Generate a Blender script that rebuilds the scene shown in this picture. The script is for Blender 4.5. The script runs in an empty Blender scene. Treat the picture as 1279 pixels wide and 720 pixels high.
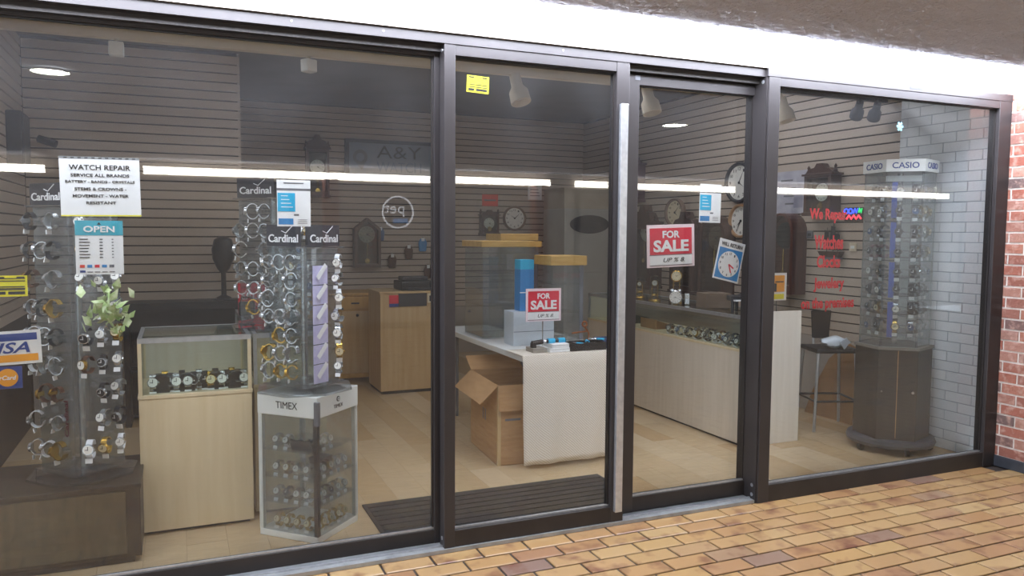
import bpy, math, random
from mathutils import Vector, Matrix
random.seed(7)
S = bpy.context.scene
COL = S.collection
PI = math.pi

# ------------------------------------------------------------------ camera
F_PX = 979.0                                   # focal length in pixels of a 1279 px wide frame
CAM = Vector((-2.773, -3.524, 1.55))
yaw, pitch, roll = math.radians(23.155), math.radians(-4.029), math.radians(0.348)
fw = Vector((math.sin(yaw)*math.cos(pitch), math.cos(yaw)*math.cos(pitch), math.sin(pitch)))
rt = Vector((math.cos(yaw), -math.sin(yaw), 0)); up = rt.cross(fw)
rt, up = rt*math.cos(roll)+up*math.sin(roll), up*math.cos(roll)-rt*math.sin(roll)
cam = bpy.data.objects.new('camera', bpy.data.cameras.new('camera'))
COL.objects.link(cam); S.camera = cam
cam.data.sensor_width = 36; cam.data.lens = F_PX/1279*36; cam.data.clip_start = .05
m3 = Matrix((rt, up, -fw)).transposed()
cam.matrix_world = Matrix.Translation(CAM) @ m3.to_4x4()

# ------------------------------------------------------------------ world, exposure
w = bpy.data.worlds.new('world'); S.world = w; w.use_nodes = True
w.node_tree.nodes['Background'].inputs[0].default_value = (.86, .93, 1.0, 1)
w.node_tree.nodes['Background'].inputs[1].default_value = 1.9
S.view_settings.view_transform = 'Standard'; S.view_settings.look = 'None'
S.view_settings.gamma = 1; S.view_settings.use_curve_mapping = False
S.view_settings.exposure = 0.42
S.cycles.use_denoising = True
S.cycles.max_bounces = 10; S.cycles.diffuse_bounces = 4; S.cycles.glossy_bounces = 4
S.cycles.transmission_bounces = 6; S.cycles.transparent_max_bounces = 40
S.cycles.caustics_reflective = False; S.cycles.caustics_refractive = False
S.cycles.sample_clamp_indirect = 4.0

TROUGH = 26.0          # luminous soffit strip in front of the shop
OPPOSITE = 16.0       # lit strip over the shop across the mall
DOWNLIGHT = 45.0      # recessed mall downlights
SHOP_FILL = 9.5       # unseen fill lamps added to brighten the shop
MALL_LAMP = 6.0

# ------------------------------------------------------------------ materials
def lin(c):
    if isinstance(c, str):
        c = tuple(int(c[i:i+2], 16)/255 for i in (0, 2, 4))
    return tuple((x/12.92 if x <= .04045 else ((x+.055)/1.055)**2.4) for x in c[:3]) + (1,)
MATS = {}
def mat(name, col, rough=.5, metal=0, spec=.5, noise=None, bump=None, emit=None, scale=1.0, stretch=None):
    """noise=(scale, colour2, low, high); bump=(scale, strength)"""
    if name in MATS: return MATS[name]
    m = bpy.data.materials.new(name); m.use_nodes = True; MATS[name] = m
    nt = m.node_tree; b = nt.nodes['Principled BSDF']
    b.inputs['Base Color'].default_value = lin(col)
    b.inputs['Roughness'].default_value = rough; b.inputs['Metallic'].default_value = metal
    b.inputs['Specular IOR Level'].default_value = spec
    if emit:
        b.inputs['Emission Color'].default_value = lin(emit[0]); b.inputs['Emission Strength'].default_value = emit[1]
    if noise or bump:
        g = nt.nodes.new('ShaderNodeNewGeometry'); mp = nt.nodes.new('ShaderNodeMapping')
        nt.links.new(g.outputs['Position'], mp.inputs['Vector'])
        mp.inputs['Scale'].default_value = stretch or (1, 1, 1)
    if noise:
        n = nt.nodes.new('ShaderNodeTexNoise'); n.inputs['Scale'].default_value = noise[0]; n.inputs['Detail'].default_value = 5
        r = nt.nodes.new('ShaderNodeValToRGB'); r.color_ramp.elements[0].color = lin(col); r.color_ramp.elements[1].color = lin(noise[1])
        r.color_ramp.elements[0].position = noise[2] if len(noise) > 2 else .35
        r.color_ramp.elements[1].position = noise[3] if len(noise) > 3 else .7
        nt.links.new(mp.outputs[0], n.inputs['Vector']); nt.links.new(n.outputs['Fac'], r.inputs[0])
        nt.links.new(r.outputs[0], b.inputs['Base Color'])
    if bump:
        n2 = nt.nodes.new('ShaderNodeTexNoise'); n2.inputs['Scale'].default_value = bump[0]; n2.inputs['Detail'].default_value = 6
        bp = nt.nodes.new('ShaderNodeBump'); bp.inputs['Strength'].default_value = bump[1]; bp.inputs['Distance'].default_value = .01
        nt.links.new(mp.outputs[0], n2.inputs['Vector']); nt.links.new(n2.outputs['Fac'], bp.inputs['Height'])
        nt.links.new(bp.outputs[0], b.inputs['Normal'])
    return m

def piece_mat(name, cols, rough, stain=None, stain_scale=9, bump=None, grain=None, spec=.5):
    """colour varies from piece to piece (object random + mesh island random)"""
    m = bpy.data.materials.new(name); m.use_nodes = True; MATS[name] = m
    nt = m.node_tree; N = nt.nodes; L = nt.links; b = N['Principled BSDF']
    b.inputs['Roughness'].default_value = rough; b.inputs['Specular IOR Level'].default_value = spec
    oi = N.new('ShaderNodeObjectInfo'); ge = N.new('ShaderNodeNewGeometry')
    ad = N.new('ShaderNodeMath'); ad.operation = 'ADD'
    fr = N.new('ShaderNodeMath'); fr.operation = 'FRACT'
    L.new(oi.outputs['Random'], ad.inputs[0]); L.new(ge.outputs['Random Per Island'], ad.inputs[1]); L.new(ad.outputs[0], fr.inputs[0])
    r = N.new('ShaderNodeValToRGB'); cr = r.color_ramp
    for i, c in enumerate(cols):
        e = cr.elements[i] if i < 2 else cr.elements.new(1)
        e.position = i/(len(cols)-1); e.color = lin(c)
    L.new(fr.outputs[0], r.inputs[0]); out = r.outputs[0]
    # offset the stain lookup piece by piece
    mu = N.new('ShaderNodeVectorMath'); mu.operation = 'ADD'; sc = N.new('ShaderNodeMath'); sc.operation = 'MULTIPLY'; sc.inputs[1].default_value = 37
    L.new(fr.outputs[0], sc.inputs[0]); L.new(ge.outputs['Position'], mu.inputs[0]); L.new(sc.outputs[0], mu.inputs[1])
    if stain:
        n = N.new('ShaderNodeTexNoise'); n.inputs['Scale'].default_value = stain_scale; n.inputs['Detail'].default_value = 3
        L.new(mu.outputs[0], n.inputs['Vector'])
        rp = N.new('ShaderNodeValToRGB'); rp.color_ramp.elements[0].position = stain[1]; rp.color_ramp.elements[1].position = stain[2]
        mx = N.new('ShaderNodeMix'); mx.data_type = 'RGBA'
        L.new(n.outputs['Fac'], rp.inputs[0]); L.new(rp.outputs[0], mx.inputs['Factor']); L.new(out, mx.inputs['A'])
        mx.inputs['B'].default_value = lin(stain[0]); out = mx.outputs['Result']
    if grain:
        mp = N.new('ShaderNodeMapping'); mp.inputs['Scale'].default_value = grain[1]
        L.new(mu.outputs[0], mp.inputs['Vector'])
        n = N.new('ShaderNodeTexNoise'); n.inputs['Scale'].default_value = 12; n.inputs['Detail'].default_value = 6
        L.new(mp.outputs[0], n.inputs['Vector'])
        mx = N.new('ShaderNodeMix'); mx.data_type = 'RGBA'; mx.blend_type = 'MULTIPLY'; mx.inputs['Factor'].default_value = grain[0]
        L.new(out, mx.inputs['A']); L.new(n.outputs['Color'], mx.inputs['B']); 
        bw = N.new('ShaderNodeRGBToBW'); L.new(n.outputs['Color'], bw.inputs[0])
        mr = N.new('ShaderNodeMapRange'); mr.inputs[3].default_value = .55; mr.inputs[4].default_value = 1.35
        L.new(bw.outputs[0], mr.inputs[0]); L.new(mr.outputs[0], mx.inputs['B']); out = mx.outputs['Result']
    L.new(out, b.inputs['Base Color'])
    if bump:
        n = N.new('ShaderNodeTexNoise'); n.inputs['Scale'].default_value = bump[0]
        bp = N.new('ShaderNodeBump'); bp.inputs['Strength'].default_value = bump[1]; bp.inputs['Distance'].default_value = .01
        L.new(mu.outputs[0], n.inputs['Vector']); L.new(n.outputs['Fac'], bp.inputs['Height']); L.new(bp.outputs[0], b.inputs['Normal'])
    return m

def glass_mat(name, tint, boost, dust=0.0, rough=0.0):
    """thin clear sheet: see-through plus a Fresnel reflection, with a little dust"""
    m = bpy.data.materials.new(name); m.use_nodes = True; MATS[name] = m
    nt = m.node_tree; N = nt.nodes; L = nt.links; N.remove(N['Principled BSDF'])
    o = N['Material Output']; t = N.new('ShaderNodeBsdfTransparent'); t.inputs[0].default_value = lin(tint)
    g = N.new('ShaderNodeBsdfGlossy'); g.inputs['Roughness'].default_value = rough
    # Schlick reflectance from |cos|, the same on both faces of the sheet
    ge = N.new('ShaderNodeNewGeometry'); dt = N.new('ShaderNodeVectorMath'); dt.operation = 'DOT_PRODUCT'
    L.new(ge.outputs['Incoming'], dt.inputs[0]); L.new(ge.outputs['Normal'], dt.inputs[1])
    def op(o_, a, b=None):
        n_ = N.new('ShaderNodeMath'); n_.operation = o_; L.new(a, n_.inputs[0]) if hasattr(a, 'links') else setattr(n_.inputs[0], 'default_value', a)
        if b is not None: L.new(b, n_.inputs[1]) if hasattr(b, 'links') else setattr(n_.inputs[1], 'default_value', b)
        return n_.outputs[0]
    c5 = op('POWER', op('SUBTRACT', 1.0, op('ABSOLUTE', dt.outputs['Value'])), 5.0)
    fv = op('MULTIPLY', op('ADD', op('MULTIPLY', c5, .96), .04), boost)
    mu = fv.node; mu.use_clamp = True
    mx = N.new('ShaderNodeMixShader'); L.new(mu.outputs[0], mx.inputs[0]); L.new(t.outputs[0], mx.inputs[1]); L.new(g.outputs[0], mx.inputs[2])
    out = mx
    if dust:
        d = N.new('ShaderNodeBsdfDiffuse'); d.inputs[0].default_value = (.75, .76, .8, 1)
        tc = N.new('ShaderNodeNewGeometry'); n = N.new('ShaderNodeTexNoise'); n.inputs['Scale'].default_value = 3; n.inputs['Detail'].default_value = 8
        L.new(tc.outputs['Position'], n.inputs['Vector'])
        mr = N.new('ShaderNodeMapRange'); mr.inputs[1].default_value = .3; mr.inputs[2].default_value = .75; mr.inputs[3].default_value = dust*.6; mr.inputs[4].default_value = dust*1.5
        L.new(n.outputs['Fac'], mr.inputs[0])
        m2 = N.new('ShaderNodeMixShader'); L.new(mr.outputs[0], m2.inputs[0]); L.new(mx.outputs[0], m2.inputs[1]); L.new(d.outputs[0], m2.inputs[2]); out = m2
    L.new(out.outputs[0], o.inputs['Surface'])
    return m

GLASS = glass_mat('window_glass', 'F7F8F8', 1.15, dust=.010)
CASEGLASS = glass_mat('case_glass', 'F4F8F6', .9)
ACRYLIC = glass_mat('clear_acrylic', 'F2F5F5', 1.5, dust=.05)
TILE = piece_mat('quarry_tile', ['9E8057', '94714E', 'A38860', '9A7B54', '8A674E', '9F8258', '906D4F', '9F8055', '997852', '9D7F59', '765F55'], .25, stain=('6A4636', .54, .76), stain_scale=7, bump=(60, .05))
TILE.node_tree.nodes['Principled BSDF'].inputs['Specular IOR Level'].default_value = .55
GROUT = mat('tile_grout', '2C221C', .85, noise=(30, '231B17'))
PLANK = piece_mat('laminate_plank', ['CDB591', 'C7AD86', 'D3BC99', 'C2A67D', 'BC9D72'], .22, grain=(.85, (.7, 9, 1)))
SUBFLOOR = mat('subfloor', '6E5A40', .8, noise=(20, '5A4933'))
SLAT = piece_mat('slat_board', ['B8AA9B', 'BDAFA0', 'B2A494'], .6, grain=(.25, (.5, .5, 12)))
SLATBACK = mat('slat_groove', '3A2E26', .8, noise=(20, '2C231D'))
BRICK = piece_mat('red_brick', ['955E4F', '8D5243', '9F6957', '7F4D41', '9F7465', '5E4F4D', '956152'], .85, stain=('B59184', .5, .75), stain_scale=22, bump=(50, .35))
MORTAR = mat('mortar', 'D3CBC4', .9, noise=(40, 'BDB5AD'), bump=(80, .3))
PBRICK = piece_mat('painted_brick', ['E6EBEE', 'E1E7EB', 'EAEEF0'], .55, bump=(45, .25))
PMORTAR = mat('painted_mortar', 'B4BDC4', .7, noise=(30, 'A7B1B9'))
STUCCO = mat('stucco_soffit', 'CCCEDA', .9, noise=(4, 'C3C5D1'), bump=(42, 1.0))
STUCCO.node_tree.nodes['Bump'].inputs['Distance'].default_value = .03
FRAME = mat('bronze_aluminium', '3D3A3B', .38, metal=.3, noise=(3, '363334'))
FRAME_IN = mat('dark_bronze_rail', '332F2E', .42, metal=.25, noise=(5, '2A2727'))
ALU = mat('brushed_aluminium', 'C9CDD2', .35, metal=.8, noise=(40, 'B8BCC2'))
THRESH = mat('threshold_metal', 'A9ADB0', .45, metal=.6, noise=(12, '8F9396'))
WHITEP = mat('white_plastic', 'E9EDEA', .4, noise=(6, 'E2E6E3'))
MAPLE = mat('maple_laminate', 'DCCBA8', .45, noise=(3, 'D3C09B'), stretch=(9, 9, .6))
MAPLE2 = mat('pale_maple', 'D8CFC0', .45, noise=(3, 'CFC5B4'), stretch=(9, 9, .5))
OAK = mat('yellow_oak', 'C39A52', .5, noise=(4, 'B0863F'), stretch=(8, 8, .8))
CROWN = mat('yellow_pine', 'D7B368', .5, noise=(5, 'C79F52'), stretch=(1, 8, 8))
DKWOOD = mat('espresso_laminate', '3A342D', .45, noise=(5, '2E2923'), stretch=(6, 6, .7))
WALNUT = mat('walnut', '4A2E22', .4, noise=(6, '37211A'), stretch=(5, 5, .7))
MAHOG = mat('mahogany', '5B3328', .38, noise=(6, '452620'), stretch=(5, 5, .7))
TAN = mat('tan_wood', 'B08A62', .45, noise=(8, '9F7A55'))
BLACK = mat('black_plastic', '1B1C1E', .45, noise=(20, '222326'))
RUBBER = mat('black_rubber_mat', '1B1D1F', .75, noise=(25, '25272A'), bump=(120, .4))
GREYP = mat('grey_plastic', '6C7078', .45, noise=(10, '60646C'))
BLUEGREY = mat('blue_grey_rubber', '3E4550', .5, noise=(12, '353B45'))
CREAM = mat('cream_paint', 'D9CDB4', .6, noise=(5, 'D0C4AA'))
CEILM = mat('shop_ceiling_paint', '85868B', .9, noise=(2, '7C7D82'), bump=(60, .2))
WALLP = mat('grey_wall_paint', 'A9A29A', .8, noise=(3, '9F988F'))
CARD = mat('cardboard', 'B78F63', .8, noise=(6, 'A98258'), stretch=(1, 1, 8))
CARDIN = mat('cardboard_inside', '9A744B', .85, noise=(6, '8A663F'))
TAPE = mat('packing_tape', 'C9AE83', .25, noise=(10, 'C2A578'))
PAPER = mat('white_paper', 'EDEFEF', .6, noise=(8, 'E6E8E8'))
PINKW = mat('pinkish_card', 'F0DDE2', .5, noise=(8, 'EBD6DC'))
RED = mat('sign_red', 'D8273F', .45, noise=(8, 'CF2139'))
VINYL = mat('red_vinyl', 'E5202E', .4, noise=(8, 'DA1A28'))
TEAL = mat('sign_teal', '3FA9BC', .45, noise=(8, '3AA1B4'))
CYAN = mat('sign_cyan', '22B4E0', .45, noise=(8, '1CA8D4'))
BLUE = mat('sign_blue', '2F86C6', .45, noise=(8, '2A7DBB'))
NAVY = mat('sign_navy', '22408F', .45, noise=(8, '1E3A84'))
ORANGE = mat('sign_orange', 'F2A51E', .45, noise=(8, 'EA9C16'))
YELLOW = mat('sign_yellow', 'EDE52A', .45, noise=(8, 'E4DC20'))
CARDRED = mat('sign_warm_red', 'DC3A22', .45, noise=(8, 'D03420'))
INK = mat('print_black', '1D1D20', .5, noise=(20, '26262A'))
INKG = mat('print_grey', '6E6F74', .5, noise=(20, '66676C'))
CHAR = mat('charcoal_card', '35363B', .45, noise=(10, '2E2F34'))
SILVER = mat('steel', 'CFD2D4', .25, metal=.85, noise=(60, 'BFC2C5'))
GOLD = mat('gold_metal', 'D8B25A', .25, metal=.85, noise=(60, 'C89F45'))
DIALW = mat('dial_white', 'EEEDE6', .4, noise=(30, 'E6E5DE'))
DIALC = mat('dial_cream', 'E4D9B8', .4, noise=(30, 'DCD0AC'))
DIALK = mat('dial_black', '202226', .35, noise=(30, '282A2F'))
DIALB = mat('dial_blue', '3C5A86', .35, noise=(30, '35507A'))
LEATHER = mat('brown_leather', '5A3A28', .6, noise=(40, '4A2F20'))
STRAPK = mat('black_strap', '1E1F22', .55, noise=(40, '27282C'))
STRAPW = mat('white_strap', 'DFE2E4', .5, noise=(40, 'D4D7DA'))
STRAPR = mat('wine_strap', '6A2436', .55, noise=(40, '5C1F30'))
BLUEBAN = mat('blue_banner', '3B57B8', .5, noise=(10, '3450AC'))
COPPER = mat('copper_wire', 'C07A50', .3, metal=.8, noise=(30, 'B06C44'))
LEAF = mat('pale_leaf', '9DB86F', .6, noise=(25, 'D5DDB4', .4, .6))
CLOTHM = None
LEDB = mat('led_blue', '2A48FF', .4, emit=('3050FF', 2.0)); LEDG = mat('led_green', '18B050', .4, emit=('20C060', 1.6)); LEDR = mat('led_red', 'FF3040', .4, emit=('FF3848', 2.0))
LIGHTP = mat('luminous_diffuser', 'FFFFFF', .6, emit=('EAF0FF', TROUGH))
LIGHTO = mat('luminous_strip', 'FFFFFF', .6, emit=('FFFBF2', OPPOSITE))
LIGHTD = mat('downlight_lens', 'FFFFFF', .6, emit=('FBFFF2', DOWNLIGHT))
LIGHTS = mat('shop_fill_lens', 'FFFFFF', .6, emit=('F8F8FF', SHOP_FILL))
LIGHTM = mat('mall_lamp_lens', 'FFFFFF', .6, emit=('F6F9FF', MALL_LAMP))

def cloth_mat():
    m = mat('cream_woven_cloth', 'E4DACA', .8); nt = m.node_tree; N = nt.nodes; L = nt.links; b = N['Principled BSDF']
    g = N.new('ShaderNodeNewGeometry'); wv = N.new('ShaderNodeTexWave'); wv.wave_type = 'BANDS'; wv.bands_direction = 'DIAGONAL'
    wv.inputs['Scale'].default_value = 34; wv.inputs['Distortion'].default_value = .3
    L.new(g.outputs['Position'], wv.inputs['Vector'])
    r = N.new('ShaderNodeValToRGB'); r.color_ramp.elements[0].color = lin('D2C5B2'); r.color_ramp.elements[1].color = lin('EDE6DA')
    L.new(wv.outputs['Fac'], r.inputs[0]); L.new(r.outputs[0], b.inputs['Base Color'])
    return m
CLOTHM = cloth_mat()

# ------------------------------------------------------------------ mesh helpers
class MB:
    def __init__(s): s.v = []; s.f = []
    def add(s, v, f):
        n = len(s.v); s.v += [tuple(x) for x in v]; s.f += [tuple(i+n for i in q) for q in f]; return s
    def box(s, x0, x1, y0, y1, z0, z1):
        v = [(x0,y0,z0),(x1,y0,z0),(x1,y1,z0),(x0,y1,z0),(x0,y0,z1),(x1,y0,z1),(x1,y1,z1),(x0,y1,z1)]
        return s.add(v, [(0,3,2,1),(4,5,6,7),(0,1,5,4),(1,2,6,5),(2,3,7,6),(3,0,4,7)])
    def cbox(s, cx, cy, z0, sx, sy, sz): return s.box(cx-sx/2, cx+sx/2, cy-sy/2, cy+sy/2, z0, z0+sz)
    def prism(s, poly, z0, z1):
        n = len(poly); v = [(x,y,z0) for x,y in poly]+[(x,y,z1) for x,y in poly]
        return s.add(v, [tuple(range(n-1,-1,-1)), tuple(range(n,2*n))]+[(i,(i+1)%n,n+(i+1)%n,n+i) for i in range(n)])
    def prism_y(s, poly, y0, y1):
        """polygon in X-Z pushed through Y"""
        n = len(poly); v = [(x,y0,z) for x,z in poly]+[(x,y1,z) for x,z in poly]
        return s.add(v, [tuple(range(n)), tuple(range(2*n-1,n-1,-1))]+[(i,n+i,n+(i+1)%n,(i+1)%n) for i in range(n)])
    def ring_y(s, outer, inner, y0, y1):
        """frame between two polygons (same point count) in X-Z"""
        n = len(outer); v = [(x,y,z) for y in (y0,y1) for p in (outer,inner) for x,z in p]
        f = []
        for i in range(n):
            j = (i+1)%n
            f += [(i,j,n+j,n+i), (2*n+i,3*n+i,3*n+j,2*n+j), (i,2*n+i,2*n+j,j), (n+i,n+j,3*n+j,3*n+i)]
        return s.add(v, f)
    def cyl(s, a, b, r, n=12, r2=None):
        a, b = Vector(a), Vector(b); d = (b-a).normalized(); u = d.orthogonal().normalized(); w_ = d.cross(u); r2 = r if r2 is None else r2
        v = [a+(u*math.cos(2*PI*i/n)+w_*math.sin(2*PI*i/n))*r for i in range(n)]+[b+(u*math.cos(2*PI*i/n)+w_*math.sin(2*PI*i/n))*r2 for i in range(n)]
        return s.add(v, [tuple(range(n-1,-1,-1)), tuple(range(n,2*n))]+[(i,(i+1)%n,n+(i+1)%n,n+i) for i in range(n)])
    def lathe(s, prof, n=20, c=(0,0), loop=False):
        """prof = [(r,z)...] about the vertical axis"""
        v = [(c[0]+r*math.cos(2*PI*i/n), c[1]+r*math.sin(2*PI*i/n), z) for r,z in prof for i in range(n)]
        f = [(k*n+i, k*n+(i+1)%n, (k+1)*n+(i+1)%n, (k+1)*n+i) for k in range(len(prof)-1) for i in range(n)]
        if loop: k = len(prof)-1; f += [(k*n+i, k*n+(i+1)%n, (i+1)%n, i) for i in range(n)]
        else: f += [tuple(range(n-1,-1,-1)), tuple((len(prof)-1)*n+i for i in range(n))]
        return s.add(v, f)
    def lathe_y(s, prof, n=28, sx=1.0, sz=1.0, loop=False):
        """prof=[(r,y)...] about the Y axis (discs, bezels that face -Y)"""
        v = [(sx*r*math.cos(2*PI*i/n), y, sz*r*math.sin(2*PI*i/n)) for r,y in prof for i in range(n)]
        f = [(k*n+i, (k+1)*n+i, (k+1)*n+(i+1)%n, k*n+(i+1)%n) for k in range(len(prof)-1) for i in range(n)]
        if loop: k = len(prof)-1; f += [(k*n+i, i, (i+1)%n, k*n+(i+1)%n) for i in range(n)]
        else: f += [tuple(range(n)), tuple((len(prof)-1)*n+i for i in range(n-1,-1,-1))]
        return s.add(v, f)
    def tube(s, pts, r, n=8, closed=False):
        pts = [Vector(p) for p in pts]; m = len(pts); ring = []
        u = None
        for k, p in enumerate(pts):
            a = pts[(k-1)%m] if (closed or k) else p; b = pts[(k+1)%m] if (closed or k < m-1) else p
            d = (b-a).normalized(); u = d.orthogonal().normalized() if u is None else (u-d*u.dot(d)).normalized(); w_ = d.cross(u)
            ring.append([p+(u*math.cos(2*PI*i/n)+w_*math.sin(2*PI*i/n))*r for i in range(n)])
        f = []; q = m if closed else m-1
        for k in range(q):
            for i in range(n): f.append((k*n+i, k*n+(i+1)%n, ((k+1)%m)*n+(i+1)%n, ((k+1)%m)*n+i))
        if not closed: f += [tuple(range(n-1,-1,-1)), tuple((m-1)*n+i for i in range(n))]
        return s.add([p for r_ in ring for p in r_], f)
    def mesh(s, name, m, smooth=False):
        me = bpy.data.meshes.new(name); me.from_pydata(s.v, [], s.f); me.validate()
        if m: me.materials.append(m)
        if smooth: me.shade_smooth(); me.set_sharp_from_angle(angle=.65)
        return me
    def build(s, name, m, parent=None, smooth=False, bevel=0, loc=None, rot=None):
        o = link(name, s.mesh(name, m, smooth), parent, loc, rot)
        if bevel:
            b = o.modifiers.new('bevel', 'BEVEL'); b.width = bevel; b.segments = 2; b.limit_method = 'ANGLE'
        return o
def link(name, me, parent=None, loc=None, rot=None):
    o = bpy.data.objects.new(name, me); COL.objects.link(o)
    if parent: o.parent = parent
    if loc: o.location = loc
    if rot: o.rotation_euler = rot
    return o
def B(*a): return MB().box(*a)
def tag(o, label=None, cat=None, group=None, kind=None):
    if label: o['label'] = label
    if cat: o['category'] = cat
    if group: o['group'] = group
    if kind: o['kind'] = kind
    return o
def thing(name, label, cat, loc=(0,0,0), rz=0, group=None, rot=None):
    o = bpy.data.objects.new(name, None); COL.objects.link(o); o.empty_display_size = .05
    o.location = loc; o.rotation_euler = rot or (0,0,rz); tag(o, label, cat, group); return o
def struct(o, label=None):
    o['kind'] = 'structure'
    if label: o['label'] = label
    return o
def group_empty(name, label=None):
    o = bpy.data.objects.new(name, None); COL.objects.link(o); return struct(o, label)

def text(body, w_, h_, m, parent, loc, name='lettering', bold=.0, shear=0, rot=None, thick=.0008):
    """lettering that faces -Y, fitted into a w x h box centred on loc"""
    c = bpy.data.curves.new('txt', 'FONT'); c.body = body; c.align_x = 'CENTER'; c.offset = bold; c.shear = shear; c.resolution_u = 3; c.extrude = .001
    t = bpy.data.objects.new('txt', c); COL.objects.link(t)
    dg = bpy.context.evaluated_depsgraph_get(); dg.update()
    me = bpy.data.meshes.new_from_object(t.evaluated_get(dg)); bpy.data.objects.remove(t); bpy.data.curves.remove(c)
    xs = [v.co.x for v in me.vertices]; ys = [v.co.y for v in me.vertices]
    x0, x1, y0, y1 = min(xs), max(xs), min(ys), max(ys); sx = w_/(x1-x0); sy = h_/(y1-y0)
    for v in me.vertices:
        x, y, z = v.co; v.co = ((x-(x0+x1)/2)*sx, -(z/.001)*thick, (y-(y0+y1)/2)*sy)
    me.materials.clear(); me.materials.append(m); me.name = name
    return link(name, me, parent, loc, rot)
def disc_poly(r, n=24, cx=0, cz=0, sx=1, sz=1): return [(cx+sx*r*math.cos(2*PI*i/n), cz+sz*r*math.sin(2*PI*i/n)) for i in range(n)]
ORD = ['first','second','third','fourth','fifth','sixth','seventh','eighth','ninth','tenth','eleventh','twelfth','thirteenth','fourteenth','fifteenth','sixteenth']

# ================================================================== SETTING
# ---- mall floor: quarry tiles
TW, TH, OFF = .2414, .1171, -.461
GAP = .0115
floor_m = struct(B(-7, 12, -11, .02, -.06, -.008).build('floor_mall', GROUT), 'orange and tan quarry tile mall floor in running bond')
tile_me = MB()
hx, hy = TW/2-GAP/2, TH/2-GAP/2; e_ = .004
tile_me.add([(-hx,-hy,-.012),(hx,-hy,-.012),(hx,hy,-.012),(-hx,hy,-.012),(-hx,-hy,-.003),(hx,-hy,-.003),(hx,hy,-.003),(-hx,hy,-.003),
             (-hx+e_,-hy+e_,0),(hx-e_,-hy+e_,0),(hx-e_,hy-e_,0),(-hx+e_,hy-e_,0)],
            [(0,1,5,4),(1,2,6,5),(2,3,7,6),(3,0,4,7),(4,5,9,8),(5,6,10,9),(6,7,11,10),(7,4,8,11),(8,9,10,11)])
tme = tile_me.mesh('tile', TILE)
rest = MB(); cand = []
def in_view(x, y):
    d = Vector((x, y, 0))-CAM; z = d.dot(fw)
    if z < .3: return 0
    px, py = 639.5+F_PX*d.dot(rt)/z, 360-F_PX*d.dot(up)/z
    return 1/z if -40 < px < 1320 and py < 760 else 0
for j in range(0, 94):
    y = -(j+.5)*TH
    for i in range(-62, 110):
        x = (i+.5+OFF*j)*TW
        if y > -.26 and x+hx > 2.30: continue
        if x < -6.8 or x > 11.8 or y < -10.9: continue
        cand.append((in_view(x, y), x, y))
cand.sort(reverse=True)
def tile_rest(x, y, j0=0):
    rest.add([(x+a, y+b, c) for a, b, c in tile_me.v], tile_me.f)
for k, (s_, x, y) in enumerate(cand):
    if s_ > 0 and k < 300: link('tile', tme, floor_m, (x, y, random.uniform(-.0006, .0006)))
    else: tile_rest(x, y)
# narrow cut tiles against the threshold
for i in range(-18, 12):
    x = (i+.5-OFF)*TW
    if x < 2.2: rest.add([(x+a, .010+b*.22, c) for a, b, c in tile_me.v], tile_me.f)
tag(rest.build('tiling', TILE, floor_m), 'quarry tiles farther off in the mall', kind='stuff')

# ---- mall ceiling, luminous strip, far side
cm_ = struct(B(-7, 12, -11, -.335, 2.557, 2.67).build('ceiling_mall', STUCCO), 'grey textured stucco soffit')
from mathutils import noise as mnoise
sx0, sx1, sy0, sy1, cell = -2.4, 2.6, -2.6, -.335, .0125
nxs, nys = int((sx1-sx0)/cell), int((sy1-sy0)/cell); sv = []
for j in range(nys+1):
    for i in range(nxs+1):
        x, y = sx0+i*cell, sy0+j*(sy1-sy0)/nys
        n_ = mnoise.noise(Vector((x*26, y*26, 0)))+.6*mnoise.noise(Vector((x*55, y*55, 3)))
        sv.append((x, y, 2.551+.0035*max(-1, min(1, n_*1.5))*min(1, (sy1-y)/.05)))
MB().add(sv, [(j*(nxs+1)+i, (j+1)*(nxs+1)+i, (j+1)*(nxs+1)+i+1, j*(nxs+1)+i+1) for j in range(nys) for i in range(nxs)]).build('stucco_relief', STUCCO, cm_, smooth=True)
ls = group_empty('trim_1', 'glaring white luminous strip set in the soffit above the shop front')
for k in range(7):
    x0 = -6.2+k*1.22
    B(x0+.004, min(x0+1.216, 2.29), -.335, .035, 2.532, 2.565).build('diffuser_panel', LIGHTP, ls)
struct(B(-6.5, 2.9, .04, .2, 2.48, 3.2).build('wall_front', WHITEP), 'wall above the shop front')
struct(B(-6.5, -4.3, .02, .2, 0, 2.48).build('wall_front_side', WALLP), 'wall beside the shop front')

opp = group_empty('wall_opposite', 'shop fronts on the far side of the mall')
OY = -8.6
B(-7, 16, OY-.2, OY, 0, 3.0).build('wall_panel', mat('opposite_wall_paint', '8E8378', .8, noise=(2, '847A70')), opp)
for k in range(9):
    x0 = -6+k*2.4
    B(x0, x0+.09, OY, OY+.1, 0, 2.3).build('post', FRAME, opp)
    B(x0+.09, x0+2.4, OY, OY+.04, .1, 2.25).build('pane', mat('lit_shop_interior', '6A6055', .3, noise=(1.2, '8A7E70'), emit=('C4BEB6', .28)), opp)
    B(x0, x0+2.4, OY, OY+.1, 2.25, 2.32).build('rail', FRAME, opp)
for x0, x1 in ((-3.18, 3.06), (3.57, 4.65), (4.7, 7.5), (7.55, 12.6)):
    B(x0, x1, OY+.1, OY+.2, 2.345, 2.45).build('light_strip', LIGHTO, opp)
B(-6.4, -4.38, OY+.1, OY+.2, 2.32, 2.42).build('light_strip', LIGHTO, opp)
for x0 in (-.7, 2.75):
    B(x0, x0+.22, OY+.05, OY+.3, 0, 2.34).build('pillar', mat('brick_pillar_paint', 'B4745C', .85, noise=(25, 'A2644E')), opp)
sg = thing('round_shop_sign', 'round sign with white lettering on the shop across the mall, seen mirrored', 'sign', (.47, OY+.13, 1.866), PI)
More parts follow.
